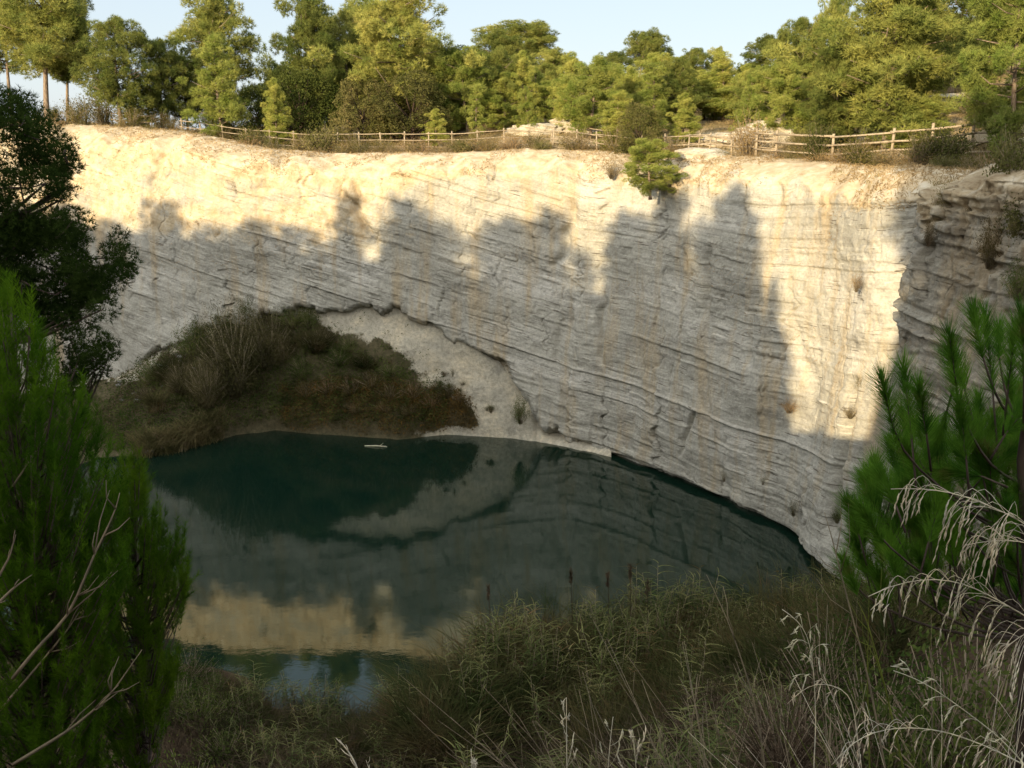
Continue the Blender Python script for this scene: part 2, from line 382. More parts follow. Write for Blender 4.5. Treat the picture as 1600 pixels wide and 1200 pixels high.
def ground_h(X, Y):
    X = np.asarray(X, float); Y = np.asarray(Y, float); shp = X.shape; X = X.ravel(); Y = Y.ravel()
    ins = inside(X, Y, pit_poly); dn = dist_line(X, Y, near_rim); dc = dist_line(X, Y, cl)
    Yc = np.maximum(Y, 8); px = 800 + X / Yc * 1572
    # outside: plateau beyond the cliff
    zf = rimz(px) - .1 + .12 * np.clip(dc - 3.5, 0, 5)
    d2 = np.clip(dc - 7, 0, None)
    kpx = np.interp(px, [-400, 150, 420, 600, 800, 950, 1200, 1300, 1600, 2300], [-.02, -.03, .02, .05, .15, .13, .14, .30, .42, .35])
    cap = np.interp(px, [-400, 150, 420, 600, 800, 950, 1200, 1300, 1600, 2300], [3, 3, 2, 4, 14, 11, 12, 14, 18, 18])
    zf += np.where(kpx < 0, kpx * d2, cap * (1 - np.exp(-np.clip(kpx, 0, 1) * d2 / cap)))
    zf += .35 * fbm(X * .12, Y * .12, 0, 5) * sstep(2, 12, dc)
    # outside: near side, with an unseen ridge added behind the camera to block the sun
    rr = X * SH[0] + Y * SH[1]; q = X * SQ[0] + Y * SQ[1]
    hq = np.interp(q, [-120, -70, -40, -25, -15, -13.2, -12.0, -7.2, -6.0, -4, 30, 60], [29.6, 29.4, 29.0, 28.5, 28.0, 27.5, 20.9, 20.9, 28, 29.5, 30, 28])
    zn = 17.95 + (hq - 17.95) * sstep(5, 21, rr) + .25 * fbm(X * .25, Y * .25, 0, 9)
    farw = sstep(14, 34, Y) * sstep(-5, 12, dn)
    zo = zn * (1 - farw) + zf * farw
    # inside: slope falling from the near rim, reed bench at the shore, lake bed
    g = 17.95 - .80 * np.clip(dn, 0, None) - .35 * sstep(0, 2.5, dn) + .5 * fbm(X * .3, Y * .3, 0, 21) * sstep(1, 5, dn)
    sy = np.interp(px, shore_px, shore_Y)
    bench = .28 + .45 * fbm(X * .5, Y * .5, 0, 31) - 2.6 * sstep(-1.0, 2.5, Y - sy)
    bench = np.where(Y < sy + 2.5, bench, -2.5)
    zi = np.maximum(np.maximum(g, bench), -2.5)
    z = np.where(ins, zi, zo)
    # under the lip of the cliff the ground steps down out of sight
    z = np.where((~ins) & (dc < 3.9) & (farw > .5), zf * 0 - 2.5, z)
    return z.reshape(shp)
def gh(x, y): return float(ground_h(np.array([x]), np.array([y]))[0])

def axis(lo, hi, segs):
    out = []
    for a, b, st in segs: out.append(np.arange(a, b, st))
    return np.unique(np.concatenate(out + [np.array([hi])]))
gx = axis(-420, 420, [(-420, -110, 8), (-110, -45, 1.2), (-45, 45, .42), (45, 110, 1.2), (110, 420, 8)])
gy = axis(-140, 620, [(-140, -30, 3), (-30, 0, .8), (0, 36, .42), (36, 100, .6), (100, 180, 1.6), (180, 620, 10)])
GX, GY = np.meshgrid(gx, gy, indexing='ij')
GZ = ground_h(GX, GY)
F = grid_faces(len(gx), len(gy))
V = np.stack([GX, GY, GZ], -1).reshape(-1, 3)
cen = V[F].mean(1)
insf = inside(cen[:, 0], cen[:, 1], pit_poly) | ((cen[:, 1] < 14) & (cen[:, 1] > -12) & (np.abs(cen[:, 0]) < 40))
tag(mesh_np('hillside', V, F[~insf], M['ground'], smooth=True), kind='structure')
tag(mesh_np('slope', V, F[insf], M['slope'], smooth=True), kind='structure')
# water
tag(mesh_np('water', [(-85, 14, 0), (45, 14, 0), (45, 92, 0), (-85, 92, 0)], [(0, 1, 2, 3)], M['water']), kind='structure')

# ------------------------------------------------------------------ cliffs
def strata(t, b, seed, minth=.07, maxth=.40):
    r = np.random.default_rng(seed)
    th = r.uniform(minth, maxth, 400) * r.choice([.6, 1, 1.4], 400); edges = np.cumsum(th) - 30
    idx = np.clip(np.searchsorted(edges, b), 1, 399)
    below = b - edges[idx - 1]; above = edges[idx] - b
    A = r.normal(0, 1, 400)
    key = (r.random(400) < .12)
    per = r.uniform(.5, 2.6, 400); ph = r.uniform(0, 10, 400)
    tw = t + .25 * vnoise(t * .8, b * 1.5, 0, seed + 3)
    bt = tw / per[idx] + ph[idx]; bid = np.floor(bt); fb = (bt - bid) * per[idx]; fb = np.minimum(fb, per[idx] - fb)
    blk = hsh(bid, idx, np.zeros_like(bid), seed) * 2 - 1
    longm = vnoise(t * .12, idx * 3.7, 0, seed + 8)
    rough = np.clip(.55 + .8 * fbm(t * .09, b * .16, 0, seed + 5), .12, 1.3)
    off = rough * (.038 * A[idx] * (1 + longm) + .075 * blk)
    off -= rough * .07 * np.exp(-(below / .03) ** 2) * (.4 + .6 * (longm > -.1))
    off -= rough * .09 * np.exp(-(fb / .04) ** 2) * (hsh(bid, idx, bid * 0 + 3, seed) > .45)
    off += np.where(key[idx], .12 * sstep(-.1, .4, longm), 0)
    # upright joints that cut several beds, with a step across them
    for cw, ch, dp, pr, sd in ((2.4, 2.6, .16, .5, 201), (1.1, 1.2, .09, .4, 207), (5.5, 4.5, .30, .55, 213)):
        tz = b / ch; iz = np.floor(tz); tt = t / cw + hsh(iz, iz * 0, iz * 0, sd + 1) ; it = np.floor(tt); ft = tt - it; fz = tz - iz
        x0 = .25 + .5 * hsh(it, iz, it * 0, seed + sd) + .12 * vnoise(t * 0 + it * 7.1, b * 2.2, 0, sd); d = (ft - x0) * cw
        on = (hsh(it, iz, it * 0 + 5, seed + sd) < pr) * np.sin(PI * fz) ** .5
        off -= dp * on * np.exp(-(d / .045) ** 2) * .9
        off += dp * on * (hsh(it, iz, it * 0 + 9, seed + sd) - .5) * 1.1 * np.sign(d) * np.exp(-np.abs(d) / (.3 * cw))
    return off
def curtain(name, curve, s, zbot, ztopf, back, dip, seed, mat, extra=None, nz=430, lip=3.4, flip=1, minth=.07, maxth=.38, leftearth=0, amp=1.0):
    n = len(curve)
    T = np.gradient(curve, axis=0); T = norm(T); NRM = np.stack([T[:, 1], -T[:, 0]], 1) * flip     # outward (towards the pit)
    zt = ztopf(curve)
    v = np.linspace(0, 1, nz)
    t = np.repeat(s[:, None], nz, 1)
    # rounded shoulder: the last part of the profile bends back into the plateau
    edge = zt - (1.1 + .55 * fbm(s * .22, s * 0, 0, seed + 40) + .5 * vnoise(s * .9, s * 0, 0, seed + 41))
    z = zbot + (edge[:, None] - zbot) * np.minimum(v / .86, 1)
    up = np.clip((v - .86) / .14, 0, 1)[None, :]
    z = z + (zt - edge)[:, None] * np.sin(up * PI / 2) ** .8
    z = z - .35 * sstep(.86, 1, up)
    b = z + dip(t) + .22 * fbm(t * .10, z * .08, 0, seed + 1)
    off = amp * strata(t, b, seed, minth, maxth) * (1 - sstep(0, .5, up))
    off += .75 * fbm(t * .07, z * .09, 0, seed + 2) + .28 * fbm(t * .35, z * .3, 0, seed + 4) + .05 * fbm(t * 2.2, z * 2.2, 0, seed + 6)
    # vertical fissures and buttresses
    fis = np.abs(fbm(t * .16 + .05 * z, z * .03, 0, seed + 7)); off -= .30 * np.exp(-(fis / .035) ** 2) * sstep(-.2, .3, fbm(t * .1, z * .15, 0, seed + 12))
    off -= back * np.clip(z - 0, 0, None) / 18.0
    off += .35 * up * fbm(t * .7, up * 2 + t * 0, 0, seed + 15)
    step = s[1] - s[0]; w = int(14 / step); k = np.ones(w) / w
    NS = np.stack([np.convolve(np.pad(NRM[:, i], (w, w), 'edge'), k, 'same')[w:-w] for i in (0, 1)], 1); NS = norm(NS)
    NS = norm(NS * .6 + np.array([[0, -.5]]))
    if extra is not None:
        o2, = extra(t, z, curve); off = off + o2
    X = curve[:, 0][:, None] + NRM[:, 0][:, None] * off - NS[:, 0][:, None] * up * lip
    Y = curve[:, 1][:, None] + NRM[:, 1][:, None] * off - NS[:, 1][:, None] * up * lip
    z = z + .10 * up * fbm(t * 1.3, up * 6, 0, seed + 20)
    earth = sstep(-1.4, 1.2, z - edge[:, None]) * .9 + .25 * sstep(.2, .8, fbm(t * .12, z * .12, 0, seed + 30))
    if leftearth == 0: earth = earth + .34
    earth = earth + leftearth * .55 * sstep(10.5, 14, z) * (1 - sstep(20, 33, t - s_at(100) if leftearth else t)) * 1.0
    st = np.stack([t, b, z * 0], -1).reshape(-1, 3)
    return tag(mesh_np(name, np.stack([X, Y, z], -1).reshape(-1, 3), grid_faces(n, nz), mat, attrs={'st': st, 'earth': earth.ravel()}), kind='structure')
cpx = px_of(ccurve[:, 0], ccurve[:, 1])
def s_at(px): return float(np.interp(px, cpx[:np.argmax(cpx)], cs[:np.argmax(cpx)]))
# top edge of the earthy bank under the overhang (px, py, D)
bank_top = [(-420, 650, 82), (-100, 625, 75.5), (60, 612, 69.5), (170, 598, 67.1), (250, 548, 65.9), (330, 516, 64.8), (420, 494, 63.9), (465, 486, 63.6), (510, 484, 63.3), (590, 478, 62.8), (625, 492, 62.5), (700, 522, 61.9), (770, 568, 61.4), (830, 620, 61.0), (850, 662, 61.0), (905, 696, 59.9), (960, 716, 57.9)]
bt3 = np.array([P(*a) for a in bank_top])
def main_extra(t, z, curve):
    px = px_of(curve[:, 0], curve[:, 1])
    bz = np.interp(px, px_of(bt3[:, 0], bt3[:, 1]), bt3[:, 2], right=-5)
    bz = np.where(px > 930, -9, bz)[:, None]
    bz = bz + .55 * fbm(t * .35, z * 0, 0, 77) + .28 * np.round(1.6 * vnoise(t * 1.1, z * 0, 0, 78)) + .08 * vnoise(t * 4, z * 0, 0, 79)
    o = -.70 * (1 - sstep(bz - .25, bz + .08, z))
    o += .18 * sstep(bz, bz + .3, z) * (1 - sstep(bz + .5, bz + 2.5, z)) * (px < 930)[:, None]
    wl = .30 + .2 * vnoise(t * .6, t * 0, 0, 3)
    o -= .45 * (1 - sstep(wl - .15, wl + .1, z)) * (px > 880)[:, None]
    # slanting gully left of centre, notch and buttress edges read off the photo
    for (p0, z0, p1, z1, w, dep) in [(525, 16.0, 585, 12.5, .35, .55), (245, 18.6, 205, 13.8, .40, .35), (888, 15.5, 862, 11, .3, .45), (935, 10, 945, 5.5, .22, .35), (1110, 4.6, 1075, 1.5, .16, .35), (1100, 13.5, 1098, 9.5, .25, .3), (1340, 9, 1345, 1.5, .35, .6), (545, 14.2, 548, 16.5, .25, .4), (735, 12.6, 728, 13.7, .12, .4)]:
        sc = np.interp(z, sorted([z0, z1]), [s_at(p1), s_at(p0)] if z1 < z0 else [s_at(p0), s_at(p1)])
        m = sstep(min(z0, z1) - .3, min(z0, z1) + .9, z) * (1 - sstep(max(z0, z1) - .9, max(z0, z1) + .3, z))
        o -= dep * np.exp(-((t - sc + .25 * vnoise(z * 1.5, z * 0, 0, int(p0))) / w) ** 2) * m
    return (o,)
dipf = lambda t: .26 * np.minimum(t - s_at(900), 0) + .05 * np.maximum(t - s_at(900), 0) - .04 * np.maximum(t - s_at(1170), 0) * 3
curtain('cliff', ccurve, cs, -1.8, lambda c: rimz(px_of(c[:, 0], c[:, 1])) + .25, 1.0, dipf, 11, M['rock'], main_extra, leftearth=1, amp=.75)
# nearer spur at the right
sp3 = np.array([P(1500, 700, 41.5)[:2], P(1410, 560, 39.5)[:2], P(1428, 420, 37.0)[:2], P(1452, 420, 35.6)[:2], P(1520, 400, 33.5)[:2], P(1600, 400, 31.0)[:2], P(1750, 400, 28.5)[:2], P(2000, 400, 26)[:2]])
scurve, ss = resample(sp3, .06, 2)
curtain('rock_spur', scurve, ss, -1.8, lambda c: np.interp(px_of(c[:, 0], c[:, 1]), [1400, 1440, 1480, 1540, 1600, 1800], [16.0, 17.6, 18.3, 18.5, 18.6, 18.6]), -0.2, lambda t: t * .03, 51, M['rock_spur'], None, nz=340, lip=4.5, minth=.07, maxth=.24, amp=1.9)

# bank below the overhang
nb = 420; mb = 90
bpx = np.linspace(-400, 955, nb)
tp = np.stack([np.interp(bpx, [a[0] for a in bank_top], bt3[:, i]) for i in range(3)], 1)
shore = [(-400, 720), (-50, 735), (60, 730), (150, 712), (220, 713), (270, 706), (330, 690), (370, 680), (430, 672), (520, 680), (620, 688), (700, 680), (800, 686), (870, 697), (955, 714)]
sh3 = np.array([PW(*a) for a in shore])
sh = np.stack([np.interp(bpx, [a[0] for a in shore], sh3[:, i]) for i in range(3)], 1)
v = np.linspace(-.12, 1.35, mb)[None, :, None]
tp[:, 2] += .35; tp[:, 1] += .9
B = tp[:, None, :] * (1 - v) + sh[:, None, :] * v
vv = v[..., 0]
zb = tp[:, 2][:, None] * (1 - np.clip(vv, -.1, 1.4) ** 1) + 0
prof = np.interp(vv.ravel(), [-.12, 0, .25, .55, .8, .93, 1.0, 1.35], [1.0, .98, .66, .40, .24, .13, 0, -.5])[None, :]
zb = np.where(vv < 1, np.maximum(tp[:, 2][:, None], 1.0) * prof, -1.6 * (vv - 1) / .35)
B[..., 2] = zb + .5 * fbm(B[..., 0] * .5, B[..., 1] * .3, zb * .3, 61) - .25 * np.exp(-(fbm(B[..., 0] * .45, zb * .12, 0, 68) / .08) ** 2) * sstep(0, .1, 1 - vv) + .07 * fbm(B[..., 0] * 2, B[..., 1] * 2, 0, 66) * 1.5
B[..., 1] += .3 * fbm(B[..., 0] * .3, zb * .5, 0, 63)
bank = B.copy()
def veg_k(px):
    """fraction down the bank where the plant cover starts"""
    return np.interp(px, [-400, 160, 250, 330, 480, 520, 580, 640, 700, 735, 760], [.05, .10, .06, .0, .02, .16, .30, .42, .52, .70, 1.3])
lit = (sstep(-.16, .20, vv + .30 * fbm(B[..., 0] * .35, B[..., 2] * .5, 0, 88) - veg_k(bpx)[:, None])) * (1 - sstep(.93, .99, vv) * sstep(600, 720, bpx)[:, None]) 
tag(mesh_np('bank', B.reshape(-1, 3), grid_faces(nb, mb), M['bank'], smooth=True, attrs={'litter': lit.ravel()}), kind='structure')
def bank_pt(px, k):
    """k 0 top .. 1 shore"""
    i = int(np.clip((px + 400) / 1355 * (nb - 1), 0, nb - 1)); j = int(np.clip((k + .12) / 1.47 * (mb - 1), 0, mb - 1)); return bank[i, j]
#@@PART2
# ------------------------------------------------------------------ tree prototypes (shared meshes)
PROTO = {}
def keep(o):
    me = o.data; bpy.data.objects.remove(o); return me
def needle_soup(cl_c, cl_r, ntuft, nn, L, W, r, flat=.82):
    """tufts spread over flattened clumps"""
    cc = []; dd = []
    for c, R in zip(cl_c, cl_r):
        n = max(6, int(ntuft * (R / .55) ** 2)); d = rdir(n, r); rad = R * r.uniform(.35, 1.0, n) ** .6
        p = c + d * rad[:, None] * np.array([1, 1, flat]); cc.append(p)
        dd.append(norm(d * .7 + np.array([0, 0, .75]) + r.normal(0, .25, (n, 3))))
    cc = np.concatenate(cc); dd = np.concatenate(dd)
    base = np.repeat(cc, nn, 0); dr = norm(np.repeat(dd, nn, 0) * .9 + rdir(len(base), r) * .95)
    return blades(base, dr, L * r.uniform(.7, 1.2, len(base)), W, r)
def make_pine(key, seed, hgt=8.0, cb=.35, rad=2.3, prof='round', nbr=34, lean=.3, ntuft=95, barkm='bark', mat='pine', cr=.55, nn=9, L=.25, W=.025):
    r = np.random.default_rng(seed); tb = TB()
    n = 12; t = np.linspace(0, 1, n)
    tp = np.stack([lean * np.sin(t * 2.2 + seed) - lean * math.sin(seed), lean * .8 * np.sin(t * 3 + seed * 2) - .8 * lean * math.sin(seed * 2), t * hgt * .96], 1)
    tb.tube(tp, np.interp(t, [0, .05, 1], [.024 * hgt, .018 * hgt, .004 * hgt]), 7)
    P_ = {'round': lambda u: math.sin(PI * min(1, .15 + .85 * u)) ** .6, 'cone': lambda u: (1 - u) ** .75 * .95 + .12, 'umbrella': lambda u: .45 + .6 * math.sin(PI * min(1, u * .75 + .2)), 'column': lambda u: .85 * (1 - u) ** .4 + .1}[prof]
    cc = []; rr = []
    lobes = r.uniform(.65, 1.25, 7); 
    for i in range(nbr):
        u = (i + .5) / nbr; z = (cb + (1 - cb) * u) * hgt; az = i * 2.4 + r.uniform(-.5, .5)
        ln = rad * P_(u) * lobes[int((az % (2 * PI)) / (2 * PI) * 7) % 7] * r.uniform(.75, 1.15)
        p0 = np.array([np.interp(z, tp[:, 2], tp[:, 0]), np.interp(z, tp[:, 2], tp[:, 1]), min(z, tp[-1, 2])])
        rise = r.uniform(.05, .45) if prof != 'cone' else r.uniform(.2, .6)
        e = p0 + np.array([math.cos(az) * ln, math.sin(az) * ln, ln * rise]); mid = (p0 + e) / 2 + np.array([0, 0, -.06 * ln]) + r.normal(0, .06 * ln, 3)
        tb.tube([p0, mid, e], [.006 * hgt * (1.1 - u * .5), .004 * hgt, .0015 * hgt], 4)
        m = 2 + int(ln / .7)
        for k in range(m):
            f = .42 + .62 * (k + r.uniform(0, 1)) / m
            q = p0 * (1 - f) + e * f + r.normal(0, .18 + .12 * ln, 3) * np.array([1, 1, 1.1])
            cc.append(q); rr.append(cr * r.uniform(.6, 1.15) * (.8 + .2 * P_(u)))
    cc.append(np.array([tp[-1, 0], tp[-1, 1], hgt * .97])); rr.append(cr * .7)
    V, F = needle_soup(cc, rr, ntuft, nn, L, W, r)
    PROTO[key] = (keep(tb.obj('trunk', M[barkm])), keep(mesh_np('crown', V, F, M[mat])), hgt, rad)
def make_oak(key, seed, hgt=6.0, rad=2.8, mat='oak', nlobe=26, nleaf=800, cb=.25, leaf=.075):
    r = np.random.default_rng(seed); tb = TB(); cc = []
    tb.tube([(0, 0, 0), (.05, .03, hgt * .2), (0, .1, hgt * .45)], [.03 * hgt, .022 * hgt, .014 * hgt], 7)
    S = Soup()
    for i in range(nlobe):
        u = (i + .5) / nlobe; az = i * 2.4 + r.uniform(-.4, .4); z = (cb + (1 - cb) * u) * hgt * .93
        ln = rad * math.sin(PI * min(1, .2 + .78 * u)) ** .55 * r.uniform(.55, 1.0)
        e = np.array([math.cos(az) * ln, math.sin(az) * ln, z]); p0 = np.array([0, 0, hgt * (.12 + .3 * u)])
        tb.tube([p0, (p0 + e) / 2 + r.normal(0, .1, 3), e], [.009 * hgt, .006 * hgt, .002 * hgt], 4)
        R = hgt * r.uniform(.09, .17); n = int(nleaf * (R / (.13 * hgt)) ** 2); d = rdir(n, r)
        lum = 1 + .35 * vnoise(d[:, 0] * 2.5 + i, d[:, 1] * 2.5, d[:, 2] * 2.5, seed)
        c = e + d * (R * lum * r.uniform(.5, 1, n) ** .4)[:, None] * np.array([1.1, 1.1, .8]); S.add(leafquads(c, leaf * r.uniform(.6, 1.2, n), r, .4))
    o = S.obj('crown', M[mat]); PROTO[key] = (keep(tb.obj('trunk', M['bark_dark'])), keep(o), hgt, rad)
def make_shrub(key, seed, mat, hgt=1.5, rad=1.1, nst=46, nleaf=46, leaf=.035, stemmat='dry_stem', up=1.0, blade=False, L=.2):
    r = np.random.default_rng(seed); tb = TB(); S = Soup()
    for i in range(nst):
        az = r.uniform(0, 2 * PI); rr = rad * r.uniform(.1, 1) ** .6; h = hgt * (1 - .45 * (rr / rad) ** 2) * r.uniform(.6, 1.05)
        e = np.array([math.cos(az) * rr, math.sin(az) * rr, h]); m = e * np.array([.45, .45, .55]) + r.normal(0, .05 * hgt, 3); b0 = np.array([math.cos(az), math.sin(az), 0]) * .12 * rad
        tb.tube([b0, m, e], [.011 * hgt, .007 * hgt, .003 * hgt], 4)
        n = nleaf; f = r.uniform(.35, 1.05, n)[:, None]; c = (1 - f) ** 2 * b0 + 2 * f * (1 - f) * m + f ** 2 * e + r.normal(0, .085 * hgt, (n, 3))
        if blade: S.add(blades(c, rdir(n, r) * .8 + norm(e) * up, L * r.uniform(.6, 1.2, n), leaf, r, .25))
        else: S.add(leafquads(c, leaf * r.uniform(.6, 1.3, n), r))
    PROTO[key] = (keep(tb.obj('stems', M[stemmat])), keep(S.obj('foliage', M[mat])), hgt, rad)

make_pine('tallA', 1, cb=.42, rad=2.1, nbr=34)
make_pine('tallB', 2, cb=.36, rad=2.3, nbr=38, lean=.45)
make_pine('roundA', 3, cb=.16, rad=2.5, nbr=44)
make_pine('roundB', 4, cb=.22, rad=2.3, nbr=40, lean=.2)
make_pine('umbA', 5, cb=.55, rad=2.2, prof='umbrella', nbr=30, lean=.5)
make_pine('coneA', 6, cb=.08, rad=1.7, prof='cone', nbr=46, mat='pine_young', lean=.12, cr=.42)
make_pine('coneB', 7, cb=.14, rad=1.9, prof='cone', nbr=42, mat='pine_young', lean=.2, cr=.45)
make_pine('colA', 8, cb=.10, rad=1.2, prof='column', nbr=34, mat='pine_young', lean=.1, cr=.38)
make_pine('youngR', 9, cb=.12, rad=2.2, prof='round', nbr=40, mat='pine_young', lean=.2)
make_oak('oakA', 21, mat='oak'); make_oak('oakB', 22, mat='oak_dark', rad=2.5)
make_shrub('scrub', 31, 'scrub'); make_shrub('scrubdry', 32, 'scrub_dry', nleaf=26)
make_shrub('oakshrub', 33, 'oak', nst=60, nleaf=60, leaf=.05)
make_shrub('bankg', 34, 'bank_green', nst=60, nleaf=56); make_shrub('bankb', 35, 'bank_brown', nst=56, nleaf=44)
make_shrub('willow', 36, 'willow', hgt=4.6, rad=2.2, nst=120, nleaf=110, leaf=.035, blade=True, L=.26, up=.3)
make_shrub('reedsh', 37, 'reed', hgt=1.8, rad=1.1, nst=70, nleaf=60, leaf=.026, blade=True, L=.42, up=1.4)
make_shrub('deadsh', 38, 'reed_brown', hgt=1.5, rad=1.2, nst=90, nleaf=36, leaf=.016, blade=True, L=.22)
make_shrub('straggly', 39, 'bank_green', hgt=1.7, rad=.8, nst=26, nleaf=26, leaf=.03)

def make_cane(key, seed, hgt=3.0, rad=.9, nst=15):
    r = np.random.default_rng(seed); tb = TB(); S = Soup()
    for i in range(nst):
        b = r.normal(0, rad * .33, 3) * [1, 1, 0]; d = norm(np.array([0, 0, 1]) + r.normal(0, .13, 3) * [1, 1, 0]); h = hgt * r.uniform(.6, 1.05)
        tb.tube([b, b + d * h * .5, b + d * h + [r.normal(0, .1), 0, 0]], [.014, .011, .004], 5)
        n = int(15 * h / hgt) + 5; f = np.linspace(.12, 1.0, n); az = np.arange(n) * PI + r.uniform(0, 6) + r.normal(0, .35, n)
        S.add(bent(b + d * (f * h)[:, None], np.stack([np.cos(az) * .75, np.sin(az) * .75, np.full(n, .75)], 1) + r.normal(0, .1, (n, 3)), r.uniform(.35, .7, n), r.uniform(.03, .05, n), r, 5, r.uniform(.35, .8)))
    PROTO[key] = (keep(tb.obj('stems', M['dry_stem'])), keep(S.obj('leaves', M['cane'])), hgt, rad)
make_cane('caneA', 51); make_cane('caneB', 52, 3.0, .8, 12)

def place(kind, name, label, cat, group, x, y, z, h, w=None, rz=None, tilt=0.0):
    a, b, ph, pr = PROTO[kind]
    root = empty(name, (x, y, z), random.uniform(0, 2 * PI) if rz is None else rz)
    root.rotation_euler.x = random.uniform(-.03, .03) + tilt
    sz = h / ph; sx = sz if w is None else (w / 2) / (pr * 1.12)
    root.scale = (sx, sx, sz)
    for me in (a, b):
        nm = me.name.split('.')[0]; o = bpy.data.objects.new(nm, me); C.objects.link(o); o.parent = root
    return tag(root, label, cat, group)
def solid(px, D):
    """step back from the edge until the ground is there"""
    for _ in range(40):
        q = P(px, 200, D)
        if gh(q[0], q[1]) > 5: return D
        D += .5
    return D
def tree_px(kind, px, ptop, wpx, D, label, group, name='pine_tree', cat='tree', py=None):
    D = solid(px, D); p = P(px, 200, D); x, y = p[0], p[1]; z = gh(x, y) - .1
    zt = P(px, ptop, D)[2]; wid = wpx * D / 1572.0
    return place(kind, name, label, cat, group, x, y, z, zt - z, wid)
GP = 'pines along the far rim and the wood behind'
TREES = [
 ('tallA', 75, -30, 150, 80, 'tall pine at the far left, bare trunk against the sky, crown leaving the frame'),
 ('tallB', 108, 8, 95, 82, 'leaning slim pine just right of the far left tall pine, curved bare trunk'),
 ('tallA', 22, -12, 100, 86, 'tall pine cut by the left frame edge above the dark near branches'),
 ('roundB', 190, 33, 105, 74, 'pale green pine with a lit trunk in front of the short end of the fence'),
 ('coneA', 232, 138, 62, 77, 'bushy young pine low behind the fence end, left of a slender sapling'),
 ('roundB', 256, 66, 66, 76, 'small airy pine alone between the lit pine and the dark clump by the fence'),
 ('colA', 207, 142, 30, 92, 'thin sapling seen through the gap beside the lit pine trunk'),
 ('roundA', 358, -6, 140, 80, 'big tall pine rising behind the lower bright pine above the rail fence'),
 ('coneB', 347, 60, 95, 73, 'bright green pine with two thin trunks just behind the left run of fence'),
 ('roundB', 293, 92, 80, 77, 'dark mid height pine filling in left of the bright twin trunk pine'),
 ('roundA', 492, -4, 125, 79, 'tall full pine behind the dark holm oaks, reaching the top of the photo'),
 ('roundB', 548, 18, 100, 84, 'grey green pine crown wedged between two taller full pines'),
 ('coneA', 432, 128, 52, 72, 'small pale pine against the dark oaks, right behind the fence'),
 ('roundA', 632, -12, 175, 76, 'largest full pine left of centre, standing over the brown green oak'),
 ('tallB', 590, 14, 90, 86, 'pine crown on the left flank of the largest full pine'),
 ('coneB', 682, 172, 44, 70, 'small round young pine standing in front of the fence on the cliff edge'),
 ('colA', 743, 136, 28, 71, 'narrow light green young pine behind the fence, right of the dark trees'),
 ('coneA', 788, 118, 72, 76, 'spreading young pine right of the narrow one, behind the fence'),
 ('roundA', 772, 52, 95, 104, 'hazy pine on the hill left of the broad hilltop crown'),
 ('umbA', 835, 40, 125, 112, 'broad hilltop pine crown, highest of the centre wood'),
 ('roundB', 815, 88, 75, 95, 'mid slope pine below the broad hilltop crown, left one'),
 ('roundA', 862, 78, 85, 92, 'mid slope pine with layered boughs below the broad hilltop crown'),
 ('youngR', 868, 130, 70, 78, 'bright low pine above the pale outcrop behind the fence'),
 ('youngR', 922, 96, 88, 69, 'bright green pine with a visible trunk behind the fence posts right of the outcrop'),
 ('roundB', 958, 84, 62, 92, 'thin dull pine behind the bright one right of the outcrop'),
 ('umbA', 992, 56, 70, 98, 'open umbrella pine alone on the skyline right of centre'),
 ('coneA', 968, 146, 72, 64.5, 'bushy young pine on the rim left of the greyish round oak'),
 ('youngR', 1035, 88, 78, 86, 'light green pine on the slope just below the umbrella pine'),
 ('colA', 1044, 78, 38, 100, 'slim pointed pine on the skyline beside the umbrella pine'),
 ('roundB', 1082, 78, 52, 100, 'left of the two small skyline pines right of centre'),
 ('roundA', 1116, 76, 42, 100, 'right of the two small skyline pines right of centre'),
 ('youngR', 1098, 112, 92, 78, 'wide bright pine on the slope behind the middle of the fence'),
 ('roundA', 1186, 58, 84, 104, 'rounded dull green pine on the skyline left of the tall right trees'),
 ('youngR', 1170, 124, 110, 74, 'low rounded light green pine under the rounded skyline one'),
 ('roundB', 1248, 34, 90, 66, 'upright pine at the left edge of the tall right group'),
 ('youngR', 1228, 100, 90, 60, 'soft light green pine left of the massive rim pine'),
 ('roundB', 1300, 0, 70, 64, 'thin grey pine top behind the massive rim pine at the photo top'),
 ('roundA', 1385, -60, 260, 51, 'massive dark barked pine right of the dry hillside path, trunk at the rim'),
 ('roundA', 1300, 70, 130, 54, 'left shoulder crown beside the massive rim pine'),
 ('roundB', 1480, -40, 150, 60, 'pine with brown inner boughs on the upper right hillside'),
 ('youngR', 1588, -40, 170, 45, 'bright yellow green pine at the right frame edge with pale bare twigs'),
 ('coneB', 1440, 160, 110, 49.5, 'low spreading young pine beside the massive trunk, in front of the fence'),
 ('coneA', 1068, 150, 60, 64, 'small bright pine tree just behind the fence left of the pale boulders'),
 ('colA', 1015, 176, 40, 62, 'young pine on the rim above the overhanging one, in front of the fence'),
]
for k, px, pt, w, D, lab in TREES: tree_px(k, px, pt, w, D, lab, GP)
OG = 'evergreen oaks along the far rim'
for k, px, pt, w, D, lab in [
 ('oakB', 470, 108, 130, 76, 'dark holm oak behind the small pale pine and the fence'),
 ('oakB', 405, 132, 80, 78, 'dark oak low between the twin trunk pine and the larger holm oak'),
 ('oakA', 568, 120, 110, 73, 'brown green oak behind the fence, left half of the wide oak mass'),
 ('oakA', 645, 112, 130, 72.5, 'brown green oak behind the small rim pine, right half of the wide oak mass'),
 ('oakB', 712, 72, 110, 84, 'very dark oak right of the largest full pine'),
 ('oakA', 1000, 162, 90, 59, 'greyish round oak bush on the rim behind a fence gap'),
 ('oakA', 1215, 120, 70, 78, 'small dull oak on the slope behind the outcrop left of the massive pine')]:
    tree_px(k, px, pt, w, D, lab, OG, 'oak_tree')
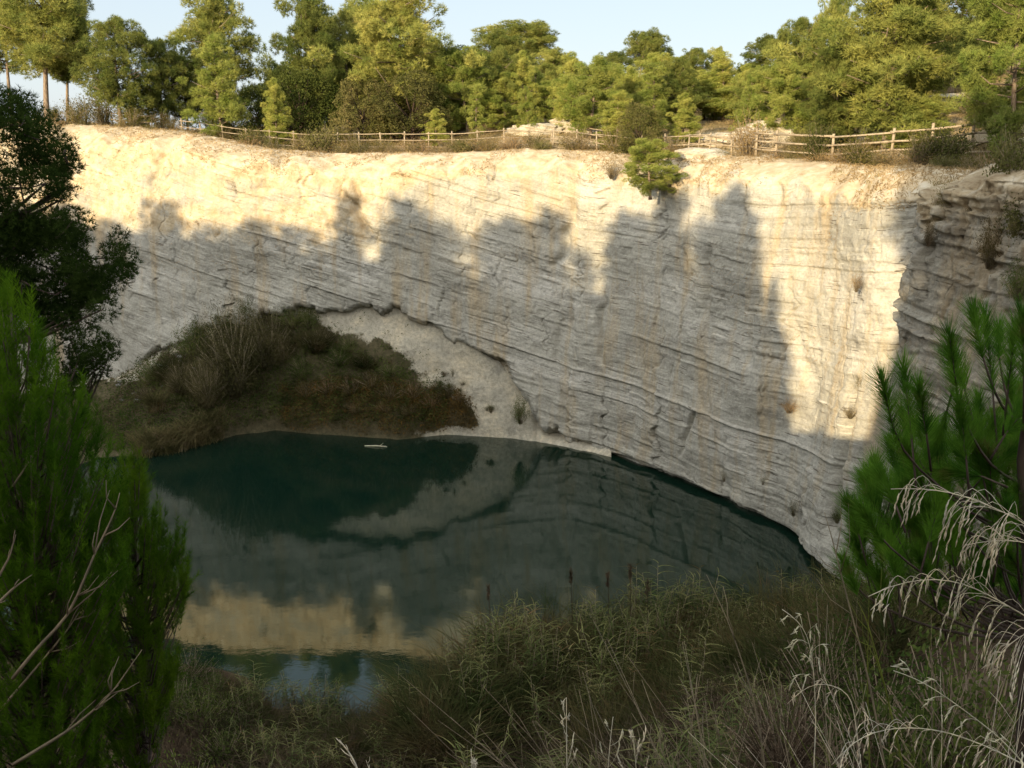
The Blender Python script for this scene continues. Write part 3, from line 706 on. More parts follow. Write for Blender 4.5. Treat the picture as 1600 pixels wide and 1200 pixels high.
# the pine leaning out over the edge of the cliff
p = P(1016, 312, 55.2); place('youngR', 'pine_tree', 'green pine growing out of the cliff edge below the fence, hanging over the lit rock', 'tree', GP, p[0], p[1], p[2], 3.1, 2.9)
# indistinct crowns that fill the wood
r = np.random.default_rng(99)
for i in range(90):
    px = r.uniform(560, 1560) if i > 14 else r.uniform(330, 760); D = r.uniform(84, 128) if px < 1250 else r.uniform(62, 92)
    sky_y = np.interp(px, [300, 420, 560, 700, 760, 830, 890, 940, 1040, 1150, 1230, 1290, 1400], [110, 90, 60, 60, 75, 58, 85, 110, 105, 100, 80, 40, 0])
    pt = sky_y + r.uniform(8, 60) * (1.4 - (D - 60) / 80); p = P(px, 200, D); z = gh(p[0], p[1])
    zt = P(px, pt, D)[2]; h = zt - z
    if h < 2.2: h = r.uniform(2.2, 3.5)
    h = min(h, 13)
    place(['roundA', 'roundB', 'coneB', 'youngR', 'tallB'][i % 5], 'pine_tree', 'pine crown merged into the wood behind the rim, not set apart from its neighbours', 'tree', GP, p[0], p[1], z - .1, h, min(h * r.uniform(.55, .8), 6.5))

for i in range(46):
    px = r.uniform(540, 1330); D = solid(px, (float(np.interp(px, [540, 800, 1000, 1170, 1330], [75, 73, 69, 63, 58])) + r.uniform(0, 14))); p = P(px, 200, D); h = r.uniform(3.0, 6.2) * (.8 if px > 900 else 1)
    place(['coneA', 'youngR', 'coneB', 'colA', 'roundA'][i % 5], 'pine_tree', 'young pine in the loose belt close behind the fence, not set apart from its neighbours', 'tree', GP, p[0], p[1], gh(p[0], p[1]) - .1, h, h * r.uniform(.45, .7))

# ------------------------------------------------------------------ wood on the added ridge behind the camera: its crowns throw the shadow edge on the cliff
def to_qw(px, py, D): p = P(px, py, D); a = p[0] * SH[0] + p[1] * SH[1]; return p[0] * SQ[0] + p[1] * SQ[1], p[2] - a * TEL
def cliffD(px): return float(np.interp(px, [-100, 70, 200, 300, 400, 500, 600, 700, 800, 900, 1000, 1060, 1170, 1240, 1292, 1400], [74.5, 70, 67.2, 65.6, 64.6, 63.8, 63.2, 62.6, 61.9, 60.6, 57.4, 54.5, 50, 47.4, 43.5, 40.5]))
RR = 23.0
def caster(px, py, wpx, kind='roundA', D=None, rr=RR, sq=1.0):
    D = D or cliffD(px); q, w = to_qw(px, py, D); top = w + rr * TEL
    X, Y = SH * rr + SQ * q; z = gh(X, Y) - .5
    q2, _ = to_qw(px + wpx, py, cliffD(px + wpx) if D is None else D); wid = max(abs(q2 - q), 1.2) * sq
    return place(kind, 'pine_tree', 'pine on the added ridge behind the viewpoint', 'tree', 'pines on the ridge behind the viewpoint', X, Y, z - 1.2, max(top - z + 1.2, 2.2), wid * 1.35)
for a in [(-60, 300, 160), (20, 322, 130), (95, 318, 90), (160, 340, 90, 'oakB'), (250, 318, 100), (330, 350, 110, 'oakA'), (400, 345, 110), (470, 355, 100, 'oakB'), (538, 302, 56), (630, 316, 84), (690, 342, 80, 'oakB'), (655, 345, 100, 'oakA'), (800, 345, 110), (858, 328, 80), (830, 350, 100, 'oakB'), (910, 385, 60, 'oakA'), (980, 332, 110), (1045, 300, 100), (1010, 340, 120, 'oakB'), (1085, 335, 80, 'oakA'), (1150, 296, 110), (1150, 330, 110, 'oakB')]:
    caster(*a)
for a in [(1150, 400, 100, 'oakA'), (1170, 440, 70, 'oakB'), (1212, 440, 40, 'coneA'), (1222, 520, 34, 'roundB'), (1236, 600, 40, 'coneB'), (1285, 665, 60, 'oakA'), (1215, 640, 40, 'oakB')]:
    caster(*a)
for q, w in [(-5.3, 31.5), (-4.4, 33.2), (-2.0, 33.4), (1.0, 34.0), (4.0, 35), (8, 35.5), (12, 36), (16, 36), (21, 36), (27, 36)]:
    for k, (rr, dz) in enumerate([(RR, 0), (RR + 5, -1)]):
        X, Y = SH * rr + SQ * (q + k * 1.2); z = gh(X, Y) - .5; top = w + rr * TEL + dz
        place(['roundA', 'oakB', 'roundB'][int(abs(q)) % 3], 'pine_tree', 'pine on the added ridge behind the viewpoint', 'tree', 'pines on the ridge behind the viewpoint', X, Y, z, top - z, 6.0 if q > -3 else 3.6)
#@@PART3
# ------------------------------------------------------------------ fences
def at_px(px, D):
    D = solid(px, D); p = P(px, 200, D); return p[0], p[1], gh(p[0], p[1])
def rail_fence(posts, label, post_h, rails, group, rad=.045, rrad=.032, sag=.015, seed=0):
    """posts: (px, D); rails: heights"""
    r = np.random.default_rng(seed); pts = [np.array(at_px(px, D)) for px, D in posts]
    root = empty('fence', tuple(pts[0])); o0 = pts[0]
    tag(root, label, 'fence', group)
    for i, p in enumerate(pts):
        t = TB(); l = p - o0; k = r.normal(0, .02, 2)
        t.tube([l + np.array([0, 0, -.3]), l + np.array([k[0], k[1], post_h * .5]), l + np.array([k[0] * 2, k[1] * 2, post_h * r.uniform(.97, 1.06)])], rad, 8)
        t.obj('post', M['wood'], root)
    for z in rails:
        for a, b in zip(pts[:-1], pts[1:]):
            t = TB(); d = norm((b - a) * np.array([1, 1, 0])); nrm = np.array([d[1], -d[0], 0]) * (rad + rrad * .6)
            A = a - o0 + nrm + np.array([0, 0, z + r.normal(0, .02)]) - d * .12; Bq = b - o0 + nrm + np.array([0, 0, z + r.normal(0, .02)]) + d * .12
            t.tube([A, (A + Bq) / 2 + np.array([0, 0, -sag]), Bq], rrad * r.uniform(.85, 1.1), 6); t.obj('rail', M['wood'], root)
FG = 'wooden rail fences along the rim'
rd = lambda px, e=0: float(np.interp(px, [150, 200, 300, 400, 500, 600, 700, 800, 900, 1000, 1060, 1170, 1240, 1300, 1400, 1500, 1600], [75.5, 74.5, 72.5, 71.2, 70.3, 69.4, 68.5, 67.2, 65.2, 62.3, 59.5, 54.6, 51.8, 49.5, 47.2, 46, 45])) + e
rail_fence([(176, 76), (206, 75.6), (238, 75.2)], 'short three post piece of rail fence by the lit pine, nothing but sky behind it', 1.15, (.55, 1.0), FG, seed=1)
rail_fence([(px, rd(px)) for px in (284, 314, 347, 384, 421, 458, 492, 527, 561, 595, 631, 669, 706, 746, 788, 826, 864)], 'long rail fence running from the twin trunk pine under the oaks to the pale outcrop', 1.25, (.28, .72, 1.13), FG, seed=2)
rail_fence([(px, rd(px, -.6)) for px in (864, 902, 934, 968, 1004, 1040, 1077, 1110, 1145, 1182, 1215)], 'middle rail fence across the gap between the pale outcrop and the boulders', 1.45, (.3, .8, 1.3), FG, seed=3)
rail_fence([(px, rd(px, 4)) for px in (905, 960, 1012, 1040, 1070, 1092, 1120, 1150)], 'low back fence half hidden by the middle fence, across the path', 1.0, (.45, .85), FG, rad=.045, seed=4)
rail_fence([(1184, 54.2), (1215, 52.4), (1304, 49.6), (1396, 48.0), (1460, 47.2), (1523, 46.6), (1592, 46.0), (1670, 45.4)], 'four railed fence at the right rising behind the massive pine trunk', 1.75, (.3, .72, 1.14, 1.56), FG, rad=.07, rrad=.05, seed=5)

# path behind the fence
pp = np.array([at_px(px, rd(px, 2.2)) for px in np.linspace(860, 1750, 90)]); pq = np.array([at_px(px, rd(px, 4.2)) for px in np.linspace(860, 1750, 90)])
Vp = np.stack([pp + [0, 0, .10], (pp + pq) / 2 + [0, 0, .16], pq + [0, 0, .12]], 1).reshape(-1, 3)
tag(mesh_np('path', Vp, grid_faces(90, 3), M['path'], smooth=True), kind='structure')

# ------------------------------------------------------------------ pale outcrops and boulders
def rock(name, c, sz, seed, mat='outcrop', nu=70, nv=40, lay=.10, rz=0.0):
    u = np.linspace(0, 2 * PI, nu, endpoint=False); v = np.linspace(-PI / 2, PI / 2, nv)
    U, W = np.meshgrid(u, v, indexing='ij')
    d = np.stack([np.cos(U) * np.cos(W), np.sin(U) * np.cos(W), np.sin(W)], -1)
    d = np.sign(d) * np.abs(d) ** .75
    k = 1 + .35 * fbm(d[..., 0] * 1.3, d[..., 1] * 1.3, d[..., 2] * 1.3, seed) + .10 * fbm(d[..., 0] * 5, d[..., 1] * 5, d[..., 2] * 5, seed + 3)
    p = d * k[..., None] * np.array(sz)
    st = np.sin((p[..., 2] + .15 * p[..., 0]) / lay * 2 + fbm(p[..., 0], p[..., 1], 0, seed)); p[..., :2] *= (1 + .05 * np.sign(st))[..., None]
    F = grid_faces(nu, nv); i = np.arange(nv - 1); b0 = (nu - 1) * nv
    F = np.concatenate([F, np.stack([b0 + i, i, i + 1, b0 + i + 1], 1)])
    o = mesh_np(name, p.reshape(-1, 3), F, M[mat]); o.location = c; o.rotation_euler.z = rz; return o
for px, D, sz, lab in [(905, 74, (2.4, 1.6, 1.1), 'pale rock outcrop behind the fence under the bright centre pine'), (835, 73, (2.0, 1.2, .7), 'low pale rock shelf left of the outcrop behind the fence'),
                       (1215, 61, (2.6, 1.6, 1.2), 'pale layered outcrop behind the right fence, left of the massive pine'), (1145, 63, (1.8, 1.2, .5), 'brushy low rock shelf left of the layered outcrop'),
                       (1490, 56, (2.2, 1.2, .7), 'pale ledge high on the dry hillside between the right pines'), (1420, 53, (2.0, 1.2, .5), 'pale flat rock beside the path behind the massive trunk')]:
    x, y, z = at_px(px, D); tag(rock('rock_outcrop', (x, y, z + .1), sz, int(px)), lab, 'rock', 'pale rock outcrops behind the fence')
for px, D, sz, lab in [(1100, 57.2, (1.6, 1.0, .45), 'flat pale boulder in the rim grass in front of the middle fence'), (1125, 56, (.9, .7, .35), 'smaller pale boulder just below the flat one on the rim'), (1205, 53.0, (1.0, .7, .4), 'pale rock at the foot of the fence post right of the bare bush'), (1563, 41.0, (.6, .5, .35), 'lit pale stone on the path edge beside the dark right bushes')]:
    x, y, z = at_px(px, D); tag(rock('boulder', (x, y, z + .08), sz, int(px) + 5, 'outcrop', 40, 22), lab, 'boulder', 'pale boulders on the rim')
for px, py, D, s, lab in [(200, 698, None, (1.1, .6, .28), 'flat grey rock on the left shore at the water edge'), (228, 707, None, (.6, .4, .2), 'small grey rock right of the flat one on the left shore')]:
    p = PW(px, py, .1); tag(rock('boulder', (p[0], p[1], p[2] + .1), s, px, 'boulder', 36, 20), lab, 'boulder', 'grey rocks on the left shore')
r = np.random.default_rng(5)
for i in range(30):
    px = r.uniform(150, 300); k = r.uniform(.0, .45); p = bank_pt(px, k); s = r.uniform(.08, .24)
    tag(rock('boulder', (p[0], p[1], p[2] + s * .3), (s, s * .8, s * .6), i, 'boulder', 14, 9), 'one of the loose grey blocks fallen below the left end of the cliff', 'boulder', 'fallen blocks below the left end of the cliff')
r = np.random.default_rng(6)
for i in range(34):
    px = r.uniform(270, 400); D = r.uniform(24.5, 29.5); x, y, z = at_px(px, D); s = r.uniform(.10, .32)
    tag(rock('boulder', (x, y, z + s * .3), (s, s * .8, s * .5), i + 60, 'boulder', 14, 9), 'one of the grey stones heaped on the near left shore', 'boulder', 'stones on the near left shore')

# ------------------------------------------------------------------ shrubs of the rim
RG = 'low shrubs along the rim'
def shrub_px(kind, px, D, h, w, label, group, name='shrub', cat='shrub', dz=-.05):
    x, y, z = at_px(px, D); return place(kind, name, label, cat, group, x, y, z + dz, h, w)
def edge_pt(px, up=.5):
    """a point on the shoulder of the cliff"""
    return P(px, 300, cliffD(px) + 1.6)
RS = [('scrub', 130, 80.5, 2.2, 3.2, 'olive shrub on the rim below the leaning slim pine'), ('scrub', 165, 82.5, 2.6, 3.0, 'tall olive shrub left of the lit pine trunk'),
 ('scrub', 205, 78.3, 1.6, 3.0, 'shrub hanging on the edge at the foot of the lit pine'), ('scrubdry', 100, 80.8, 1.3, 2.4, 'dry shrub at the left end of the rim'),
 ('scrub', 250, 79.6, 1.4, 1.8, 'shrub at the right end of the short fence piece'), ('oakshrub', 392, 72.3, 1.6, 2.3, 'dark green fan leaved clump on the edge under the fence bend'),
 ('scrub', 350, 76, 1.0, 1.8, 'low shrub between fence and edge left of the fan leaved clump'), ('oakshrub', 500, 70.3, 1.9, 2.5, 'dark round shrub hanging over the edge left of centre'),
 ('scrub', 470, 71.6, 1.3, 2.0, 'olive shrub left of the dark round hanging shrub'), ('scrub', 548, 69.6, 1.3, 1.8, 'olive shrub right of the dark round hanging shrub'),
 ('scrub', 600, 68.4, 1.0, 2.2, 'low olive shrub under the long fence left of the small rim pine'), ('scrubdry', 640, 67.6, 1.0, 2.2, 'dry shrub beside the small rim pine on its left'),
 ('scrub', 715, 66.8, 1.1, 2.2, 'shrub right of the small rim pine'), ('scrubdry', 750, 65.6, 1.3, 2.3, 'dry brown shrub at the edge under the narrow pine'),
 ('scrub', 742, 68.9, 1.4, 1.2, 'bright little shrub sticking through the fence'), ('scrubdry', 800, 65.2, 1.3, 2.6, 'wide dry shrub in front of the rock shelf'),
 ('scrub', 835, 65.6, 1.2, 1.8, 'grey green shrub below the pale outcrop'), ('scrubdry', 905, 62.0, 1.6, 2.6, 'dry shrub on the edge below the bright centre pine'),
 ('scrub', 960, 59.8, 1.9, 2.2, 'olive shrub at the foot of the bushy rim pine'), ('scrubdry', 1055, 57.2, 1.4, 2.4, 'dry shrub right of the overhanging pine'),
 ('scrubdry', 1172, 51.8, 2.6, 2.4, 'nearly bare twiggy bush at the edge below the right fence'), ('oakshrub', 1285, 49.0, 2.2, 1.9, 'dark green oak bush in front of the four railed fence'),
 ('scrub', 1250, 48.8, .9, 2.0, 'low shrub left of the dark oak bush'), ('scrub', 1345, 46.4, 1.5, 2.2, 'olive shrub between the dark oak bush and the massive trunk'),
 ('scrubdry', 1320, 45.6, 1.1, 2.2, 'dry shrub on the edge left of the massive trunk'), ('scrub', 1440, 45.2, 1.6, 2.2, 'olive shrub right of the massive trunk'),
 ('oakshrub', 1478, 45.0, 1.8, 2.6, 'wide green bush at the right of the massive trunk before the open path'), ('scrubdry', 1395, 44.4, 1.0, 2.4, 'dry shrub under the massive trunk'),
 ('scrubdry', 1220, 48.2, .9, 2.0, 'dry shrub on the edge below the last boulder'), ('scrubdry', 1275, 46.2, .9, 2.2, 'dry brown shrub below the dark oak bush'),
 ('scrub', 1520, 52.5, 1.6, 2.5, 'olive shrub on the dry hillside above the path'), ('scrubdry', 1170, 58.5, 1.8, 3.0, 'bare pinkish brush on the shelf behind the fence'),
 ('scrub', 1000, 60.6, 1.4, 2.0, 'olive shrub under the greyish round oak'), ('scrubdry', 290, 77, .9, 1.6, 'small dry shrub at the start of the long fence')]
for k, px, D, h, w, lab in RS: shrub_px(k, px, D - max(0, (640 - px)) * .013, h * 1.15, w * 1.2, lab, RG)
r = np.random.default_rng(41)
for i in range(70):
    px = r.uniform(560, 1600); D = r.uniform(62, 110) if px < 1180 else r.uniform(50, 85)
    if px < 1180 and D < rd(px, 8): D += 10
    if px >= 1180: D = max(D, 54)
    h = r.uniform(1.0, 2.4); shrub_px(['scrub', 'oakshrub', 'scrub', 'scrubdry'][i % 4], px, D, h, h * r.uniform(1.1, 1.7), 'indistinct low bush in the undergrowth between the pines behind the rim', 'bushes in the undergrowth behind the rim')
r = np.random.default_rng(43)
for i in range(26):
    px = r.uniform(60, 560); D = rd(px) + r.uniform(1.5, 12)
    if 195 < px < 270 and i % 3: continue
    h = r.uniform(.8, 2.0); shrub_px(['scrub', 'oakshrub', 'scrub', 'scrubdry'][i % 4], px, D, h, h * r.uniform(1.1, 1.7), 'indistinct low bush in the undergrowth behind the left fence', 'bushes in the undergrowth behind the rim')
r = np.random.default_rng(47)
for i in range(30):
    px = 640 + i * 31 + r.uniform(-12, 12); D = solid(px, rd(px) - 4.0); h = r.uniform(.6, 1.3)
    shrub_px(['scrub', 'scrubdry', 'scrubdry', 'oakshrub'][i % 4], px, D, h, h * r.uniform(1.5, 2.3), 'one of the low dry bushes in the ragged line between fence and cliff edge', 'low bushes between fence and edge')
for i in range(14):
    px = 130 + i * 36 + r.uniform(-12, 12); D = solid(px, rd(px) - 3.5); h = r.uniform(.6, 1.4)
    shrub_px(['scrub', 'scrubdry', 'scrub'][i % 3], px, D, h, h * r.uniform(1.5, 2.3), 'one of the olive bushes scattered on the left part of the rim', 'low bushes between fence and edge')
# dark shaded bushes on the spur at the right
for kind, px, py, D, h, w, lab in [('oakshrub', 1580, 312, 33.5, 2.6, 2.4, 'dark bush at the right frame edge on top of the rock spur'), ('oakshrub', 1600, 385, 31.5, 1.8, 1.8, 'dark bush spilling over the spur at the right frame edge'),
    ('scrub', 1472, 345, 35.6, 1.3, 1.1, 'light green shrub on the left shoulder of the rock spur'), ('bankb', 1545, 420, 32.3, 1.8, 1.5, 'brown dry brush on the face of the rock spur'), ('bankb', 1530, 345, 34.3, .8, 1.4, 'low brown brush on the spur top'),
    ('bankg', 1590, 470, 30.8, 1.4, 1.3, 'dull green shrub low on the spur at the right frame edge'), ('bankb', 1450, 385, 35.3, 1.0, .7, 'small brown brush hanging on the spur edge')]:
    p = P(px, py, D); place(kind, 'shrub', lab, 'shrub', 'shrubs on the rock spur', p[0], p[1], p[2], h, w)
# plants on the cliff face
def face_plant(kind, px, py, h, w, lab, D=None, k=.35):
    D = D or cliffD(px); p = P(px, py, D); place(kind, 'shrub', lab, 'shrub', 'plants on the cliff face', p[0], p[1] - k, p[2] - h * .45, h, w)
for a in [('bankg', 813, 640, 1.9, 1.5, 'dark shrub in the notch at the right end of the bank', 60.6), ('straggly', 1238, 785, 1.3, .9, 'dark shrub on the lower right cliff above the water', 45.0), ('straggly', 1130, 738, .9, .5, 'small dark tuft on the lower cliff', 49.3),
          ('bankg', 1305, 800, .9, .7, 'dark shrub added in place of a dark hollow low on the cliff at the right', 41.6), ('scrub', 1345, 600, 1.0, 1.0, 'light green shrub on the sunlit right part of the cliff', 41.6), ('scrubdry', 1230, 630, .9, 1.3, 'dry tuft on the ledge at the bottom of the sunlit patch', 46.6),  # the low dark shrub is added to stand in for a dark hollow
          ('scrubdry', 375, 290, 1.6, 1.6, 'brown brush in the upper left cliff under the fan leaved clump', 65.6), ('scrubdry', 320, 345, .9, 1.5, 'low dry tuft at the shadow edge on the left cliff', 66.2), ('scrubdry', 955, 262, 1.4, 1.7, 'dry brush hanging from the edge below the bushy rim pine', 59.2),
          ('scrubdry', 1335, 438, 1.0, .7, 'brown tuft in the crack of the sunlit right cliff', 41.8), ('scrub', 1470, 300, 1.1, 1.5, 'yellow green shrub where the sunlit cliff meets the spur', 40.2), ('scrub', 1385, 470, .8, .8, 'small olive tuft high on the sunlit right cliff', 41.2),
          ('straggly', 1190, 745, .7, .4, 'tiny dark tuft between the two lower cliff shrubs', 47.2), ('scrubdry', 1325, 640, .7, 1.0, 'dry tuft at the bottom right of the sunlit patch', 41.9), ('straggly', 708, 578, .8, .5, 'small dark sapling on the bare marl of the bank', 62.6)]:
    face_plant(*a)

# grass and litter along the rim
r = np.random.default_rng(12); S = Soup()
n = 48000; pxs = r.uniform(-20, 1640, n); Ds = np.array([rd(p) for p in pxs]) - 3.6 + r.exponential(2.6, n) * 1.6 
Ds = np.where(r.random(n) < .3, Ds + r.uniform(0, 30, n), Ds)
X = (pxs - 800) / 1572 * Ds; keepm = fbm(X * .5, Ds * .5, 0, 3) > -.22; X = X[keepm]; Y = Ds[keepm]; Z = ground_h(X, Y)
ok = Z > 5; base = np.stack([X, Y, Z + .0], 1)[ok]; m = len(base)
S.add(bent(base, r.normal(0, .35, (m, 3)) * [1, 1, 0] + [0, 0, 1], r.uniform(.18, .55, m), .035, r, 2, .35))
tag(S.obj('dry_grass', M['grass_dry']), 'dry ochre grass and twigs along the rim and under the pines', 'grass', kind='stuff')
# tufts on the rounded shoulder of the cliff
cme = bpy.data.objects['cliff'].data; co = np.empty(len(cme.vertices) * 3, np.float32); cme.vertices.foreach_get('co', co); co = co.reshape(len(ccurve), -1, 3)
nz_ = co.shape[1]; j0 = int(nz_ * .86); S = Soup(); n = 30000
ii = r.integers(0, co.shape[0], n); jj = (j0 + (nz_ - j0 - 1) * r.uniform(-.15, 1, n)).astype(int); b = co[ii, jj]
kk = (fbm(b[:, 0] * .45, b[:, 1] * .45, b[:, 2] * .9, 91) + .25 * (jj - j0) / (nz_ - j0)) > .06; b = b[kk]; m = len(b)
S.add(bent(b.astype(float), r.normal(0, .5, (m, 3)) + [0, -.2, .8], r.uniform(.12, .42, m), .035, r, 2, .5))
tag(S.obj('edge_grass', M['grass_dry']), 'dry tufts clinging to the earthy edge of the cliff', 'grass', kind='stuff')
# small leaf scraps and tufts on ledges of the upper cliff
S = Soup(); n = 16000; ii = r.integers(0, co.shape[0], n); jj = (nz_ * r.uniform(.5, .9, n)).astype(int); b = co[ii, jj]
kk = fbm(b[:, 0] * .28, b[:, 1] * .28, b[:, 2] * .5, 92) + .3 * (b[:, 0] < -12) > .30; b = b[kk]; m = len(b)
S.add(bent(b.astype(float), r.normal(0, .5, (m, 3)) + [0, -.5, .5], r.uniform(.08, .25, m), .03, r, 2, .5))
tag(S.obj('ledge_tufts', M['scrub_dry']), 'thin dry tufts on the ledges of the upper cliff', 'grass', kind='stuff')

# ------------------------------------------------------------------ bank vegetation
BG = 'shrubs on the bank below the overhang'
def bank_shrub(kind, px, k, h, w, lab, group=BG): p = bank_pt(px, k); place(kind, 'shrub', lab, 'shrub', group, p[0], p[1], p[2] - .1, h, w)
bank_shrub('willow', 368, .62, 6.2, 5.2, 'big drooping olive brown willow bush at the water, tallest plant of the bank')
bank_shrub('willow', 415, .42, 4.4, 4.2, 'second willowy bush leaning right behind the biggest one')
bank_shrub('willow', 325, .72, 3.6, 3.4, 'lower drooping bush at the left foot of the biggest willow bush')
for px, k, h, w, lab in [(300, .22, 3.0, 3.6, 'dark green shrub up under the cliff left of the big willow bush'), (268, .38, 2.2, 3.0, 'dark shrub at the left end of the bank scrub'), (345, .08, 2.2, 3.2, 'dark scrub topping the bank above the willow'), (455, .12, 2.2, 3.4, 'dark green scrub right above the second willowy bush'),
                         (492, .30, 2.2, 3.2, 'dark green scrub right of the second willowy bush'), (530, .42, 1.8, 2.8, 'green scrub in the middle of the bank'), (470, .50, 2.0, 2.8, 'dark scrub close to the water right of the willow'), (570, .45, 1.3, 2.4, 'low green scrub above the orange bushes'), (610, .50, 1.2, 2.2, 'low dark scrub below the bare marl')]:
    bank_shrub('reedsh' if px in (268, 492, 570) else 'bankg', px, k, h * .85, w * .85, lab)
for px, k, h, w in [(480, .72, 1.3, 2.4), (515, .66, 1.3, 2.4), (548, .72, 1.3, 2.4), (580, .64, 1.4, 2.6), (612, .72, 1.3, 2.4), (645, .66, 1.4, 2.4), (672, .74, 1.2, 2.2), (700, .66, 1.1, 2.0), (600, .86, .9, 2.0), (560, .88, .8, 2.0), (640, .86, .9, 2.0), (720, .70, .9, 1.4)]:
    bank_shrub('bankb', px, k, h, w, 'rusty orange brown bush in the low belt along the far shore', 'rusty bushes of the far shore')
for px, k, h, w, lab in [(235, .30, 2.4, 3.2, 'green bush at the far left of the bank against the pale rock'), (285, .50, 2.6, 3.2, 'dark green bush between the cane tuft and the willow bush'), (310, .10, 2.4, 3.0, 'bush tucked in the corner under the slanting ledge'), (390, .02, 2.2, 3.0, 'bushy crest right behind the biggest willow bush'), (430, .04, 2.0, 2.6, 'dark bush at the crest right of the biggest willow bush'), (480, .12, 2.0, 2.6, 'dark bush at the upper right of the bank scrub'), (505, .22, 1.7, 2.4, 'rounded green bush near the bare marl'), (545, .30, 1.3, 2.0, 'small green bush at the edge of the bare marl'), (440, .35, 2.6, 3.0, 'tall dark bush directly right of the willow clumps')]:
    bank_shrub('willow' if px in (285, 440, 505) else 'bankg', px, k, h * .85, w * .8, lab)
r = np.random.default_rng(77)
for i in range(90):
    px = r.uniform(500, 780); k = r.uniform(.08, .9); 
    lim = .10 + max(0, (px - 560)) / 260
    if k < lim * .5 + .05: continue
    h = r.uniform(.18, .6) * (1 if k > .35 else .7)
    bank_shrub(['bankg', 'bankb', 'straggly'][i % 3], px, k, h, h * r.uniform(1.0, 1.8), 'small indistinct tuft on the marl slope of the bank', 'small tufts on the bank')
for i in range(24):
    px = r.uniform(60, 300); k = r.uniform(.3, .98); h = r.uniform(.5, 1.3)
    bank_shrub(['bankb', 'bankg', 'deadsh'][i % 3], px, k, h, h * 1.7, 'indistinct brown bush in the low scrub of the left shore', 'low scrub of the left shore')
r = np.random.default_rng(78)
for nm, mt, n, lo, hi, Lr, lab in [('ground_cover', 'bank_green', 38000, 60, 700, (.15, .5), 'dark low scrub and grass covering the far bank'), ('ground_cover', 'bank_brown', 13000, 440, 745, (.2, .6), 'rusty low growth along the foot of the far bank'), ('ground_cover', 'reed_brown', 12000, -60, 420, (.2, .7), 'brown dead growth on the left shore')]:
    pxs = r.uniform(lo, hi, n); k = r.uniform(0, .97, n)
    if mt == 'bank_brown': k = 1 - (1 - k) * .45
    sel = k > veg_k(pxs) + .14 * fbm(pxs * .02, k * 4, 0, 5) + .22 * fbm(pxs * .06, k * 9, 0, 6) + r.normal(0, .07, len(pxs)); pxs, k = pxs[sel], k[sel]
    b = np.array([bank_pt(a, c) for a, c in zip(pxs, k)]); b[:, :2] += r.normal(0, .12, (len(b), 2)); m = len(b); clump = fbm(b[:, 0] * .8, b[:, 2] * .8, 0, 8)
    S = Soup(); c3 = b + np.array([0, 0, 1]) * (r.uniform(0, .5, m) * np.clip(.5 + clump, .1, 1.2))[:, None]
    S.add(leafquads(np.repeat(c3, 3, 0) + r.normal(0, .10, (3 * m, 3)), r.uniform(.03, .085, 3 * m), r)); S.add
    tag(S.obj(nm, M[mt]), lab, 'undergrowth', kind='stuff')
# reeds at the far left shore and pale cane tuft
S = Soup(); n = 2600; pxs = r.uniform(218, 345, n); b = np.array([bank_pt(p, k) for p, k in zip(pxs, r.uniform(.88, 1.04, n))]); b[:, 2] = np.maximum(b[:, 2] - .1, -.1)
b[:, :2] += r.normal(0, .2, (n, 2))
S.add(bent(b, r.normal(0, .22, (n, 3)) * [1, 1, 0] + [0, 0, 1], r.uniform(.7, 2.3, n), .07, r, 3, .4)); tag(S.obj('reed_bed', M['willow']), 'brown reeds at the far left shore under the willow bush', 'reeds', kind='stuff')
t = bank_pt(243, .62); S = Soup(); n = 260; b = np.zeros((n, 3)) + r.normal(0, .16, (n, 3)) * [1, 1, 0]
S.add(bent(b, r.normal(0, .25, (n, 3)) * [1, 1, 0] + [0, 0, 1], r.uniform(1.2, 2.8, n), .07, r, 4, .35)); o = S.obj('cane_tuft', M['willow']); o.location = tuple(t); tag(o, 'upright tuft of pale cane on the left shore', 'reeds')
tb = TB(); p = PW(588, 698); tb.tube([p + [-.75, .1, .03], p + [0, 0, .06], p + [.7, -.1, .03]], [.03, .05, .03], 6); tb.tube([p + [.2, 0, .05], p + [.45, .1, .22]], [.02, .008], 5); tag(tb.obj('branch', M['straw']), 'pale stick floating on the water near the far shore', 'stick')

# ------------------------------------------------------------------ near shore: reed bed and scrub of the slope
r = np.random.default_rng(501)
def reed_field(n, pxlo, pxhi, Dlo, Dhi, Lr, W, mat, name, lab, droop=.45, mask=-.15, ms=.5, zc=None, spread=.28):
    pxs = r.uniform(pxlo, pxhi, n); D = r.uniform(0, 1, n); lo = np.interp(pxs, [a[0] for a in Dlo], [a[1] for a in Dlo]); hi = np.interp(pxs, [a[0] for a in Dhi], [a[1] for a in Dhi]); D = lo + (hi - lo) * D
    X = (pxs - 800) / 1400 * D; Z = ground_h(X, D); kk = fbm(X * ms, D * ms, 0, 73) > mask; X, D, Z = X[kk], D[kk], Z[kk]; m = len(X)
    base = np.stack([X, D, np.maximum(Z, -.1)], 1); S = Soup()
    S.add(bent(base, r.normal(0, spread, (m, 3)) * [1, 1, 0] + [0, 0, 1], r.uniform(*Lr, m), W, r, 4, droop)); return tag(S.obj(name, M[mat]), lab, 'reeds', kind='stuff')
reed_field(19000, 640, 1420, [(640, 26), (760, 25), (1000, 23), (1420, 20)], [(640, 28.5), (700, 30.5), (770, 34), (900, 35.2), (1000, 35), (1100, 36), (1290, 37.5), (1420, 36)], (2.2, 4.4), .046, 'reed', 'reed_bed', 'green and brown reeds crowding the near shore right of the open water', droop=.4, mask=-.25, ms=.35)
reed_field(9000, 640, 1420, [(640, 24), (1420, 18)], [(640, 29), (760, 32), (1420, 35)], (1.4, 3.4), .03, 'reed_brown', 'dead_reeds', 'dead brown reeds mixed into the near shore reed bed', droop=.6, mask=-.3)
